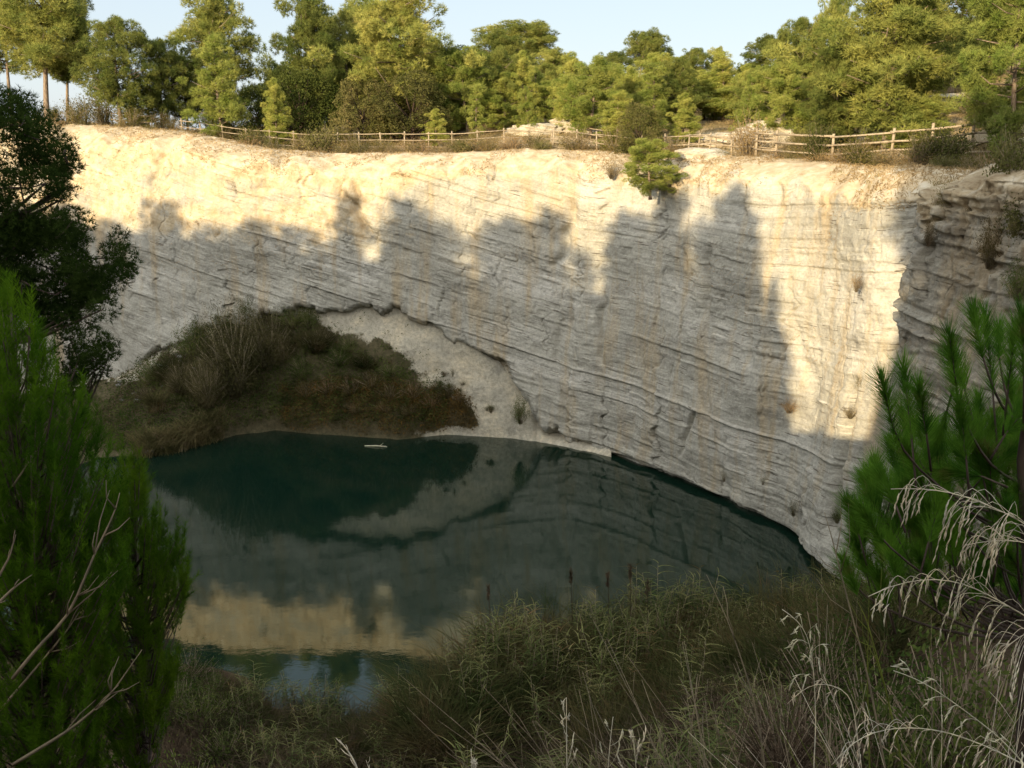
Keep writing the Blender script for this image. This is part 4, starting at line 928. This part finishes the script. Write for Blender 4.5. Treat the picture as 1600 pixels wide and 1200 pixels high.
reed_field(15000, 230, 700, [(230, 15), (700, 15)], [(230, 32), (330, 31), (400, 29.5), (700, 29.5)], (.8, 2.3), .03, 'reed_brown', 'dead_reeds', 'dark reddish dead reeds and stalks at the lower centre left', droop=.5, mask=-.6)
reed_field(5000, 290, 660, [(290, 27), (660, 24)], [(290, 32), (400, 30.0), (480, 28), (660, 28)], (.8, 2.0), .03, 'reed', 'reed_bed', 'thin green reeds in front of the sunlit reflection', droop=.35, mask=.02, ms=.7)
reed_field(8000, 330, 690, [(330, 25), (690, 25)], [(330, 31), (420, 30.4), (690, 30)], (.9, 2.0), .03, 'reed', 'reed_bed', 'dark green low reeds standing in the lower end of the pool', droop=.5, mask=-.1, ms=.6)
reed_field(9000, 500, 1650, [(500, 4.5), (1650, 4.0)], [(500, 18), (1650, 24)], (.3, .95), .012, 'reed', 'slope_grass', 'tangled green brown grass on the steep near slope', droop=.6, mask=-.2, ms=.6, spread=.5)
SG = 'scrub on the near slope'
r = np.random.default_rng(502)
NS_ = [('reedsh', 1150, 31.5, 3.0, 3.0, 'rounded olive grassy bush above the reeds near the foot of the right cliff'), ('reedsh', 1245, 30.5, 2.8, 2.8, 'second olive grassy bush right beside the rounded one'), ('reedsh', 1060, 29, 2.2, 2.6, 'grassy bush with orange tips in the middle of the reeds'),
 ('reedsh', 1200, 26.5, 2.4, 3.2, 'grassy clump below the two olive bushes'), ('deadsh', 1120, 22, 2.2, 2.8, 'dead brown twiggy clump in the lower reeds'), ('reedsh', 980, 25, 1.8, 2.6, 'leafy clump in the reeds right of the blue puddle'),
 ('deadsh', 1020, 18, 2.0, 2.8, 'dark dead clump low on the slope right of centre'), ('bankg', 1330, 27, 3.0, 3.0, 'dark green bush at the foot of the spur behind the right pine'), ('bankg', 1450, 24, 3.6, 3.6, 'dark bush behind the right pine, lower right'),
 ('bankg', 1560, 20, 3.6, 3.6, 'dark bush at the right frame edge behind the pale grass'), ('deadsh', 560, 19, 1.8, 3.2, 'dark reddish dead clump at the bottom left of centre'), ('deadsh', 400, 20, 1.8, 3.0, 'dark dead clump beside the stones of the near left shore'),
 ('deadsh', 690, 17, 1.7, 2.8, 'dark dead clump at the bottom centre'), ('deadsh', 470, 15, 1.6, 2.6, 'dead clump at the bottom edge left of the white twig'), ('bankb', 330, 24, 1.7, 2.6, 'brown bush under the young left pine'), ('bankb', 860, 17.5, 1.8, 2.6, 'brown bush at the bottom centre right'),
 ('deadsh', 1250, 15, 2.2, 2.6, 'dead twiggy bush below the tall pale stalk'), ('bankg', 1400, 13, 2.4, 2.8, 'dark shrub low at the right under the pine'), ('bankg', 1540, 10, 2.4, 2.6, 'dark shrub in the lower right corner behind the dry grass'), ('deadsh', 1120, 10.5, 1.6, 2.4, 'dead brush at the bottom right of centre'), ('bankb', 960, 11.5, 1.5, 2.4, 'brown shrub at the bottom right of centre'),
 ('deadsh', 780, 11, 1.2, 2.0, 'low dead brush at the bottom edge under the blue puddle'), ('deadsh', 350, 14, 1.7, 2.6, 'dark dead brush at the bottom under the young left pine'), ('bankg', 250, 22, 3.0, 3.2, 'dark green bush behind the young left pine'), ('bankb', 600, 23.5, 1.3, 2.6, 'low brown bush at the water edge below the sunlit reflection'), ('bankg', 1300, 20, 2.8, 3.0, 'dark green bush between the reeds and the right pine')]
for k, px, D, h, w, lab in NS_:
    X = (px - 800) / 1400 * D; z = max(gh(X, D), 0) - .15; place(k, 'shrub', lab, 'shrub', SG, X, D, z, h, w)
r = np.random.default_rng(503)
for i in range(64):
    px = r.uniform(670, 1330); hi = float(np.interp(px, [640, 700, 770, 900, 1290, 1420], [28, 29.8, 33, 34.4, 36, 36])); D = hi - abs(r.normal(0, 3.2)); X = (px - 800) / 1400 * D
    place('caneA' if i % 2 else 'caneB', 'reed_clump', 'one of the leafy green tan reed clumps standing along the near shore', 'reeds', 'leafy reed clumps of the near shore', X, D, max(gh(X, D), 0) - .1, r.uniform(1.9, 3.3), 2.2)
for i in range(26):
    px = r.uniform(300, 660); D = r.uniform(24.5, 30.5); X = (px - 800) / 1400 * D
    place('caneA' if i % 2 else 'caneB', 'reed_clump', 'one of the small reed clumps in front of the dark lower end of the pool', 'reeds', 'small reed clumps at the lower left of the pool', X, D, max(gh(X, D), 0) - .1, r.uniform(1.0, 1.9), 1.6)
for i in range(24):
    px = r.uniform(620, 1250); D = r.uniform(15, 25); X = (px - 800) / 1400 * D
    place('caneB', 'reed_clump', 'one of the leafy green tan reed clumps lower on the near slope', 'reeds', 'leafy reed clumps of the near slope', X, D, max(gh(X, D), 0) - .1, r.uniform(1.3, 2.2), 1.9)
for px, D, h, lab in [(285, 31.0, 1.7, 'dark bush at the near left shore just right of the feathery pines'), (318, 30.2, 1.4, 'low dark bush at the tip of the near left shore'), (300, 28.5, 1.6, 'dark bush behind the stones of the near left shore'), (345, 29.5, 1.2, 'small dark bush at the water edge of the near left shore'), (375, 29.0, 1.1, 'smallest dark bush at the water edge of the near left shore'), (262, 29.0, 2.0, 'taller dark bush half behind the feathery pines at the near left shore'), (330, 26.8, 1.5, 'dark bush above the heap of stones, lower left')]:
    X = (px - 800) / 1400 * D; place('bankg', 'shrub', lab, 'shrub', 'bushes of the near left shore', X, D, max(gh(X, D), 0) - .1, h, h * 1.5)
def clump_reed(px, py, D, L, lab):
    py += 48
    p = P(px, py, D); z0 = max(gh(p[0], p[1]), 0); tb = TB(); top = np.array([p[0], p[1], p[2]]); b = np.array([p[0] + .1, p[1] + .1, z0]); root = empty('reed_stalk', tuple(b)); l = top - b
    tb.tube([(0, 0, 0), l * .5 + [.03, 0, 0], l], [.02, .015, .008], 5); tb.obj('stem', M['reed_brown'], root)
    n = 90; c = l[None] - np.array([[0, 0, 1]]) * r.uniform(0, .55, n)[:, None] + r.normal(0, .03, (n, 3)); V, F = blades(c, r.normal(0, .3, (n, 3)) + [0, 0, 1], .16, .03, r); mesh_np('plume', V, F, M['reed_brown'], root); tag(root, lab, 'reed', 'tall reeds with plumes')
for px, py, D, lab in [(892, 842, 33, 'tall reed with a thin dark plume left of the feathery one, against the water'), (985, 836, 33, 'tall reed with the broadest brown plume, against the water'), (950, 848, 33.5, 'thin reed plume between the two taller ones'), (1012, 862, 32.5, 'short reed plume right of the broadest one'), (763, 868, 32, 'lone reed plume at the left end of the reed bed')]: clump_reed(px, py, D, 1, lab)
#@@PART4

# ------------------------------------------------------------------ near plants
def in_poly(n, poly, r):
    poly = np.array(poly, float); lo, hi = poly.min(0), poly.max(0); out = np.zeros((0, 2))
    while len(out) < n:
        c = r.uniform(lo, hi, (n * 2, 2)); out = np.concatenate([out, c[inside(c[:, 0], c[:, 1], poly)]])
    return out[:n]
def brush(a, b, nn, L, W, r, spread=.75, rad=.0):
    """a shoot from a to b set with needles leaning forward"""
    d = norm(b - a); f = r.uniform(0, 1, nn)[:, None]; base = a + (b - a) * f; dr = rdir(nn, r); dr = norm(dr - (dr @ d)[:, None] * d)
    return blades(base, d * .85 + dr * spread, L * r.uniform(.75, 1.1, nn), W, r)
# old dark pine at the left
r = np.random.default_rng(601)
D0 = 17.0; tx = P(-70, 300, D0); base = np.array([tx[0] - .2, tx[1], gh(tx[0], tx[1])]); root = empty('pine_tree', tuple(base)); tag(root, 'dark shaded pine at the left edge reaching its boughs across the cliff', 'tree')
tb = TB(); top = P(-60, 60, D0) + [0, 0, 1]; zz = np.linspace(0, 1, 9)[:, None]; tr = base * (1 - zz) + top * zz + np.sin(zz * 5) * np.array([[.15, .1, 0]]); tb.tube(tr - base, np.linspace(.24, .06, 9), 9)
polys = [([(-60, 130), (15, 150), (45, 165), (75, 225), (80, 270), (70, 330), (60, 420), (50, 520), (-60, 520)], 96, .42), ([(85, 225), (105, 220), (112, 255), (95, 290), (75, 285)], 12, .26), ([(95, 285), (113, 300), (95, 325), (60, 330)], 8, .24),
         ([(0, 330), (60, 345), (125, 330), (135, 370), (150, 400), (110, 470), (0, 480)], 58, .34), ([(150, 400), (180, 370), (188, 360), (205, 395), (203, 425), (180, 455), (140, 480), (90, 470), (110, 400)], 34, .28),
         ([(60, 460), (170, 440), (165, 500), (172, 560), (140, 600), (110, 640), (60, 600)], 44, .32)]
cc = []; rr_ = []
for poly, n, rad in polys:
    for q in in_poly(n, poly, r):
        c = P(q[0], q[1], D0 + r.uniform(-1.3, 1.3)); cc.append(c - base); rr_.append(rad * r.uniform(.6, 1.1))
ccn = np.array(cc)
for zf in np.linspace(.30, .97, 14):
    o = tr[int(zf * 8)] - base; dz = np.abs(ccn[:, 2] - (o[2] + .5)); idx = np.argsort(dz + r.uniform(0, .6, len(dz)) - .25 * ccn[:, 0])[:4]
    for i in idx: e = ccn[i]; tb.tube([o, (o + e) / 2 + [0, 0, -.15], e], [.06, .035, .012], 5)
for i in r.choice(len(ccn), 90, replace=False):
    j = np.argsort(np.linalg.norm(ccn - ccn[i], axis=1) + .5 * (ccn[:, 0] > ccn[i, 0]))[2]; tb.tube([ccn[i], (ccn[i] + ccn[j]) / 2 + [0, 0, -.04], ccn[j]], [.010, .014, .018], 4)
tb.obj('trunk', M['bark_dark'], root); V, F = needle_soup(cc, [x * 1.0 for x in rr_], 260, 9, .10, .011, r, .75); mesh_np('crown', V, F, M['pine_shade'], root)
# feathery young pines at the left, close
def feathery(name_label, polys, bx, by, D0, seed, top_px, mat='young_left'):
    r = np.random.default_rng(seed); b0 = P(bx, by, D0); base = np.array([b0[0], b0[1], gh(b0[0], b0[1])]); root = empty('young_pine', tuple(base)); tag(root, name_label, 'tree', 'feathery young pines close at the left')
    tb = TB(); top = P(*top_px, D0); zz = np.linspace(0, 1, 8)[:, None]; tr = base * (1 - zz) + top * zz; tb.tube(tr - base, np.linspace(.06, .012, 8), 7); S = Soup()
    for poly, n in polys:
        for q in in_poly(n, poly, r):
            tip = P(q[0], q[1], D0 + r.uniform(-.9, .9)) - base
            # shoots sweep outward from the stem and turn up
            hz = tip * [1, 1, 0]; o = np.array([0, 0, max(.1, tip[2] - .55 * np.linalg.norm(hz) - .2)]) + (top - base) * [1, 1, 0] * max(0, tip[2] - .8) / max(.5, top[2] - base[2])
            mid = (o + tip) / 2 + np.array([0, 0, -.12 * np.linalg.norm(tip - o)]); tb.tube([o, mid, tip], [.008, .005, .0025], 4)
            d = norm(norm(tip - mid) + np.array([0, 0, 1.1])); a = tip - d * .16; L = r.uniform(.22, .42)
            S.add(brush(a, tip + d * L * .5, 105, .062, .0038, r, .65))
            for _ in range(2):
                f = r.uniform(.3, .95); c = mid * (1 - f) + tip * f; d2 = norm(norm(tip - mid) + np.array([0, 0, .9]) + r.normal(0, .45, 3)); S.add(brush(c, c + d2 * r.uniform(.12, .26), 75, .058, .0038, r, .65))
    tb.obj('stems', M['bark_dark'], root); S.obj('needles', M[mat], root)
feathery('tall feathery bright green young pine filling the left edge below the dark pine', [([(-60, 470), (10, 455), (50, 480), (80, 560), (105, 600), (150, 660), (190, 760), (200, 900), (180, 1210), (-60, 1210)], 640)], 20, 1000, 5.6, 611, (15, 480))
feathery('thinner feathery young pine standing right of the tall one over the water', [([(150, 790), (190, 720), (225, 715), (240, 800), (290, 860), (300, 930), (285, 1010), (240, 1210), (130, 1210)], 300)], 190, 1050, 6.4, 612, (205, 730))
# pale bare twigs in front of them
TG = 'pale bare branches in the lower left corner'
def twig(pts, D, lab, r0=.010, side=5, seed=0, group=TG, mat='dry_stem', cat='branch', name='bare_branch'):
    r = np.random.default_rng(seed); p3 = [P(x, y, D + (0 if len(q) < 1 else q[0])) for x, y, *q in pts]; p3 = np.array(p3); o = p3[0].copy(); p3 = p3 - o; n = 14; t = np.linspace(0, len(p3) - 1, n)
    c = np.stack([np.interp(t, np.arange(len(p3)), p3[:, i]) for i in range(3)], 1); c[1:-1] = (c[:-2] + c[1:-1] * 2 + c[2:]) / 4
    tb = TB(); tb.tube(c, np.linspace(r0, r0 * .2, n), 5)
    for i in range(side):
        j = int(r.uniform(.25, .92) * (n - 1)); d = norm(c[min(j + 1, n - 1)] - c[j - 1]); L = r.uniform(.10, .28) * np.linalg.norm(c[-1]); d2 = norm(d + rdir(1, r)[0] * .75); tb.tube([c[j], c[j] + d2 * L * .5 + [0, 0, .01 * L], c[j] + norm(d2 + d * .4) * L], [r0 * .45, r0 * .3, r0 * .12], 4)
    ob = tb.obj(name, M[mat]); ob.location = tuple(o); return tag(ob, lab, cat, group)
twig([(20, 1195), (110, 1140), (170, 1090), (222, 1015)], 4.6, 'long pale bare branch rising from the bottom left corner', .011, 7, 1)
twig([(20, 1060), (60, 1010), (110, 960), (145, 870), (180, 800), (187, 770)], 4.7, 'tallest pale bare branch bending up through the feathery pine', .011, 8, 2)
twig([(-20, 960), (20, 920), (50, 898)], 4.4, 'short thick pale twig at the left frame edge', .010, 2, 3)
twig([(0, 1110), (60, 1040), (105, 985), (125, 955)], 4.9, 'pale twig between the two long bare branches', .009, 5, 4)
twig([(-10, 915), (15, 870), (25, 835)], 4.6, 'thin grey twig high at the left frame edge', .008, 3, 5)
twig([(20, 760), (60, 700), (80, 650)], 5.0, 'faint twig in the middle of the feathery pine', .006, 3, 6)

# long needled pine at the right, close
r = np.random.default_rng(621); D0 = 2.9; b0 = P(1640, 1000, D0); base = np.array([b0[0] + .1, b0[1], gh(b0[0], b0[1])]); root = empty('pine_tree', tuple(base)); tag(root, 'close long needled pine at the right edge, bright green upright shoots', 'tree')
tb = TB(); S = Soup(); tb.tube([(0, 0, 0), P(1612, 900, D0) - base, P(1598, 720, D0) - base, P(1615, 560, D0) - base], [.035, .026, .018, .010], 8)
shoots = [((1402, 705), (1380, 600)), ((1425, 690), (1412, 578)), ((1448, 680), (1436, 612)), ((1500, 650), (1484, 530)), ((1508, 610), (1490, 560)), ((1552, 620), (1540, 498)), ((1535, 560), (1522, 492)), ((1575, 610), (1585, 520)), ((1600, 590), (1598, 500)), ((1560, 560), (1560, 520)),
          ((1536, 745), (1490, 700)), ((1536, 745), (1515, 668)), ((1536, 745), (1550, 660)), ((1536, 745), (1585, 700)), ((1536, 745), (1480, 735)), ((1440, 760), (1415, 700)), ((1455, 740), (1465, 690)), ((1400, 790), (1378, 745)), ((1380, 850), (1350, 800)), ((1420, 830), (1410, 770)), ((1450, 850), (1470, 780)), ((1500, 850), (1520, 790)), ((1560, 860), (1570, 800)), ((1360, 900), (1338, 860)), ((1400, 910), (1390, 850)), ((1480, 640), (1465, 700)), ((1590, 760), (1600, 690)), ((1340, 930), (1322, 885)), ((1570, 680), (1600, 640)), ((1510, 720), (1500, 640))]
allp = [(np.array(a, float), np.array(b, float)) for a, b in shoots]
for q in in_poly(105, [(1375, 720), (1470, 690), (1640, 640), (1640, 960), (1400, 960), (1330, 900), (1350, 800)], r): allp.append((q, q + r.normal(0, 12, 2) + [-8, -48]))
for i, (a, b) in enumerate(allp):
    dD = r.uniform(-.25, .35) if i < 30 else r.uniform(.0, .9); A = P(*a, D0 + dD) - base; Bq = P(*b, D0 + dD + r.uniform(-.05, .1)) - base
    S.add(brush(A, Bq, 360, .095, .0019, r, .62)); S.add(brush(A + (Bq - A) * .6, Bq + norm(Bq - A) * .02, 130, .075, .0026, r, .3))
    hub = P(1600, np.clip(a[1] + 60, 560, 980), D0 + .1) - base; k = norm(A - hub); m = (A + hub) / 2 + [0, 0, -.05]
    if i % 3 == 0:
        hub = P(1604, np.clip(a[1] + 110, 600, 1000), D0 + .2) - base; m = A * .55 + hub * .45 + [0, 0, -.06]
        cv = np.stack([np.interp(np.linspace(0, 3, 10), [0, 1, 2, 3], np.array([hub, m, A, Bq])[:, k]) for k in range(3)], 1)
        for _ in range(2): cv[1:-1] = (cv[:-2] + 2 * cv[1:-1] + cv[2:]) / 4
        tb.tube(cv, np.linspace(.006, .0018, 10), 5)
    else: tb.tube([A - (Bq - A) * .7 + [0, 0, -.02], A, Bq], [.004, .003, .0018], 5)
tb.obj('trunk', M['bark_dark'], root); S.obj('needles', M['young_right'], root)

# dry flowering grass stalks
GG = 'arching pale grass stalks at the right'
def panicle(pts, D, lab, seed, nbr=12, r0=.0022, Lb=.10, drop=1.0, mat='straw', group=GG, first=.12):
    """pts start at the tip"""
    r = np.random.default_rng(seed); p3 = np.array([P(x, y, D) for x, y in pts])[::-1]
    end = p3[0]; g = np.array([end[0] + .25, end[1] - .15, gh(end[0] + .25, end[1] - .15)]); p3 = np.concatenate([[g], p3]); o = g.copy(); p3 = p3 - o
    n = 60; d = np.r_[0, np.cumsum(np.linalg.norm(np.diff(p3, axis=0), axis=1))]; t = np.linspace(0, d[-1], n); c = np.stack([np.interp(t, d, p3[:, i]) for i in range(3)], 1)
    for _ in range(4): c[1:-1] = (c[:-2] + c[1:-1] * 2 + c[2:]) / 4
    root = empty('grass_stalk', tuple(o)); tag(root, lab, 'grass', group); tb = TB(); tb.tube(c, np.linspace(r0 * 1.5, r0 * .35, n), 5); tb.obj('stem', M[mat], root)
    j0 = np.searchsorted(t, d[1]); sp = TB()
    for i in range(nbr):
        j = int(j0 + (n - 2 - j0) * (first + (1 - first) * (i + r.uniform(-.3, .3) + .5) / nbr)); j = min(max(j, 2), n - 2)
        for s_ in range(r.integers(1, 3)):
            dd = norm(c[j + 1] - c[j - 1]); L = Lb * r.uniform(.6, 1.25) * (1.1 - .6 * i / nbr); out = norm(dd * .7 + rdir(1, r)[0] * .5)
            q0 = c[j]; q1 = q0 + out * L * .45 + [0, 0, .01 * drop]; q2 = q1 + norm(out * .5 + np.array([0, 0, -.8 * drop])) * L * .4; q3 = q2 + norm(out * .15 + np.array([0, 0, -1.0 * drop])) * L * .45
            q = np.array([q0, q1, q2, q3]); tt = np.linspace(0, 3, 10); qq = np.stack([np.interp(tt, [0, 1, 2, 3], q[:, k]) for k in range(3)], 1); qq[1:-1] = (qq[:-2] + 2 * qq[1:-1] + qq[2:]) / 4
            sp.tube(qq, [.0005] * 10, 4)
            for f in (6, 7, 8, 9):    # spikelets
                e = qq[f]; dv = norm(qq[f] - qq[f - 1] + r.normal(0, .002, 3)); sp.tube([e - dv * .008, e, e + dv * .012], [.0005, .0016, .0004], 4)
    sp.obj('seed_head', M[mat], root); return root
panicle([(1392, 764), (1425, 762), (1465, 763), (1510, 775), (1560, 795), (1640, 838)], 1.75, 'highest pale grass stalk arching in from the right over the pine', 1, 14, Lb=.125)
panicle([(1508, 852), (1545, 842), (1580, 842), (1650, 856)], 1.7, 'short drooping grass head between the two long arching stalks', 2, 9, Lb=.11)
panicle([(1357, 932), (1385, 915), (1430, 905), (1480, 902), (1530, 920), (1580, 950), (1650, 990)], 1.7, 'long pale grass stalk arching in below the highest one', 3, 17, Lb=.12)
panicle([(1545, 1048), (1565, 1015), (1600, 985), (1650, 975)], 1.7, 'drooping grass head at the right edge under the second arching stalk', 4, 9, Lb=.10)
panicle([(1300, 1195), (1340, 1150), (1400, 1135), (1470, 1140), (1540, 1165), (1640, 1215)], 1.75, 'lowest arching grass stalk along the bottom right', 5, 15, Lb=.10)
panicle([(1396, 1048), (1430, 1058), (1480, 1090), (1560, 1150), (1620, 1215)], 1.8, 'stiff pale grass stalk rising leftward from the lower right corner', 6, 6, Lb=.06, drop=.2)
panicle([(1222, 952), (1245, 965), (1262, 985), (1272, 1050), (1275, 1130), (1270, 1230)], 2.2, 'slender upright grass stalk with a one sided head, centre right', 7, 9, Lb=.06, drop=.3, first=.6)
panicle([(1230, 1100), (1243, 1085), (1275, 1062), (1330, 1080), (1350, 1230)], 2.1, 'small drooping grass head right of the slender upright stalk', 8, 6, Lb=.07)
panicle([(885, 1090), (885, 1130), (886, 1230)], 2.0, 'straight pale stalk alone at the bottom, left of the other straight ones', 9, 4, Lb=.05, drop=-.2, group='straight pale stalks along the bottom')
panicle([(958, 1120), (953, 1160), (948, 1230)], 2.0, 'straight pale stalk at the bottom right of the lone one', 10, 4, Lb=.05, drop=-.2, group='straight pale stalks along the bottom')
panicle([(988, 1140), (992, 1175), (996, 1230)], 2.0, 'rightmost of the straight pale stalks at the bottom', 11, 4, Lb=.06, drop=-.2, group='straight pale stalks along the bottom')
panicle([(736, 1170), (737, 1190), (737, 1230)], 2.0, 'shortest straight stalk poking up at the bottom centre', 12, 2, Lb=.03, drop=-.2, group='straight pale stalks along the bottom')
twig([(568, 1240), (556, 1195), (545, 1175), (530, 1156)], 1.9, 'white twig sticking up at the bottom edge left of centre', .0035, 5, 21, group='pale twigs at the bottom edge', mat='straw')
twig([(590, 1240), (578, 1205), (572, 1188)], 1.9, 'small white twig right beside the taller one at the bottom edge', .0025, 3, 22, group='pale twigs at the bottom edge', mat='straw')
twig([(1200, 1240), (1190, 1160), (1175, 1080), (1140, 975), (1104, 898)], 2.6, 'tall thin dry stalk leaning left, tip against the water', .004, 4, 23, group='bare dry stalks', cat='stalk', name='dry_stalk')
twig([(1390, 1240), (1358, 1060), (1325, 940), (1300, 840), (1288, 800)], 2.8, 'tall orange tinted stalk rising past the foot of the right cliff', .004, 4, 24, group='bare dry stalks', cat='stalk', name='dry_stalk')
twig([(1420, 1240), (1385, 1080), (1355, 970), (1340, 940)], 2.7, 'green forked stalk just right of the tall orange tinted one', .004, 6, 25, group='bare dry stalks', mat='grass_green', cat='stalk', name='dry_stalk')
twig([(1360, 1240), (1355, 1060), (1358, 930)], 2.9, 'upright green stalk beside the forked one', .0035, 6, 26, group='bare dry stalks', mat='grass_green', cat='stalk', name='dry_stalk')
twig([(1458, 1240), (1456, 1100), (1455, 960)], 2.2, 'straight thin stalk crossing the second arching grass', .002, 3, 27, group='bare dry stalks', cat='stalk', name='dry_stalk')
# fans of dead stems at the lower right
def stemfan(cx, cy, D, n, lo, hi, Lr, lab, seed, mat='dry_stem', w=.0022):
    r = np.random.default_rng(seed); c0 = P(cx, cy, D); g = np.array([c0[0], c0[1], min(c0[2], gh(c0[0], c0[1]) + .3)]); tb = TB()
    for i in range(n):
        a = math.radians(r.uniform(lo, hi)); L = r.uniform(*Lr); d = np.array([math.cos(a), r.uniform(-.35, .35), math.sin(a)]); s0 = r.normal(0, .05, 3); t = np.linspace(0, 1, 6)[:, None]
        tot = L + (c0[2] - g[2]); pts = s0 + norm(d) * tot * t + np.array([0, 0, -.22 * L]) * t ** 2.2 + r.normal(0, .006, (6, 3)); tb.tube(pts, np.linspace(w, w * .3, 6), 4)
        for k in range(r.integers(1, 5)):
            j = r.integers(2, 5); d2 = norm(norm(d) + rdir(1, r)[0] * .7); l2 = L * r.uniform(.12, .3); tb.tube([pts[j], pts[j] + d2 * l2 * .6, pts[j] + d2 * l2 + [0, 0, -.1 * l2]], [w * .5, w * .4, w * .2], 4)
    o = tb.obj('dead_bush', M[mat]); o.location = tuple(g); return tag(o, lab, 'bush', 'dead stemmy bushes at the lower right')
stemfan(1195, 1230, 2.6, 46, 95, 160, (.25, .75), 'dead bush whose grey stems fan up to the left at the bottom centre right', 31)
stemfan(1390, 1130, 3.0, 60, 20, 165, (.15, .5), 'tangled grey dead bush below the second arching grass', 32)
stemfan(1330, 1240, 2.2, 40, 60, 150, (.15, .45), 'tangled dead stems under the slender upright stalk', 33)
stemfan(1560, 1230, 2.0, 70, 40, 160, (.12, .45), 'pale tangle of stems in the lower right corner', 34, 'straw', .0014)
stemfan(1470, 1220, 2.3, 60, 40, 165, (.15, .5), 'greenish tangle of stems left of the pale corner tangle', 35, 'grass_green', .0018)
stemfan(1060, 1235, 3.2, 40, 40, 150, (.2, .6), 'small dead bush between the straight stalks and the grey fan', 36)
S = Soup(); r = np.random.default_rng(640); n = 5200; pxs = np.where(r.random(n) < .72, r.uniform(1000, 1680, n), r.uniform(250, 1000, n)); D = r.uniform(1.9, 4.6, n); X = (pxs - 800) / 1400 * D; Z = ground_h(X, D); lft = pxs < 1000
top = H - D * .72; okk = Z < top + .3; b = np.stack([X, D, Z], 1)[okk]; m = len(b); Lm = np.clip((top[okk] - b[:, 2]) + r.uniform(-.25, .25, m) * np.where(lft[okk], .4, 1), .15, 1.5)
S.add(bent(b, r.normal(0, .33, (m, 3)) * [1, 1, 0] + [0, 0, 1], Lm, .0045, r, 5, .45)); tag(S.obj('near_grass', M['reed']), 'tangled thin grass blades along the bottom edge', 'grass', kind='stuff')
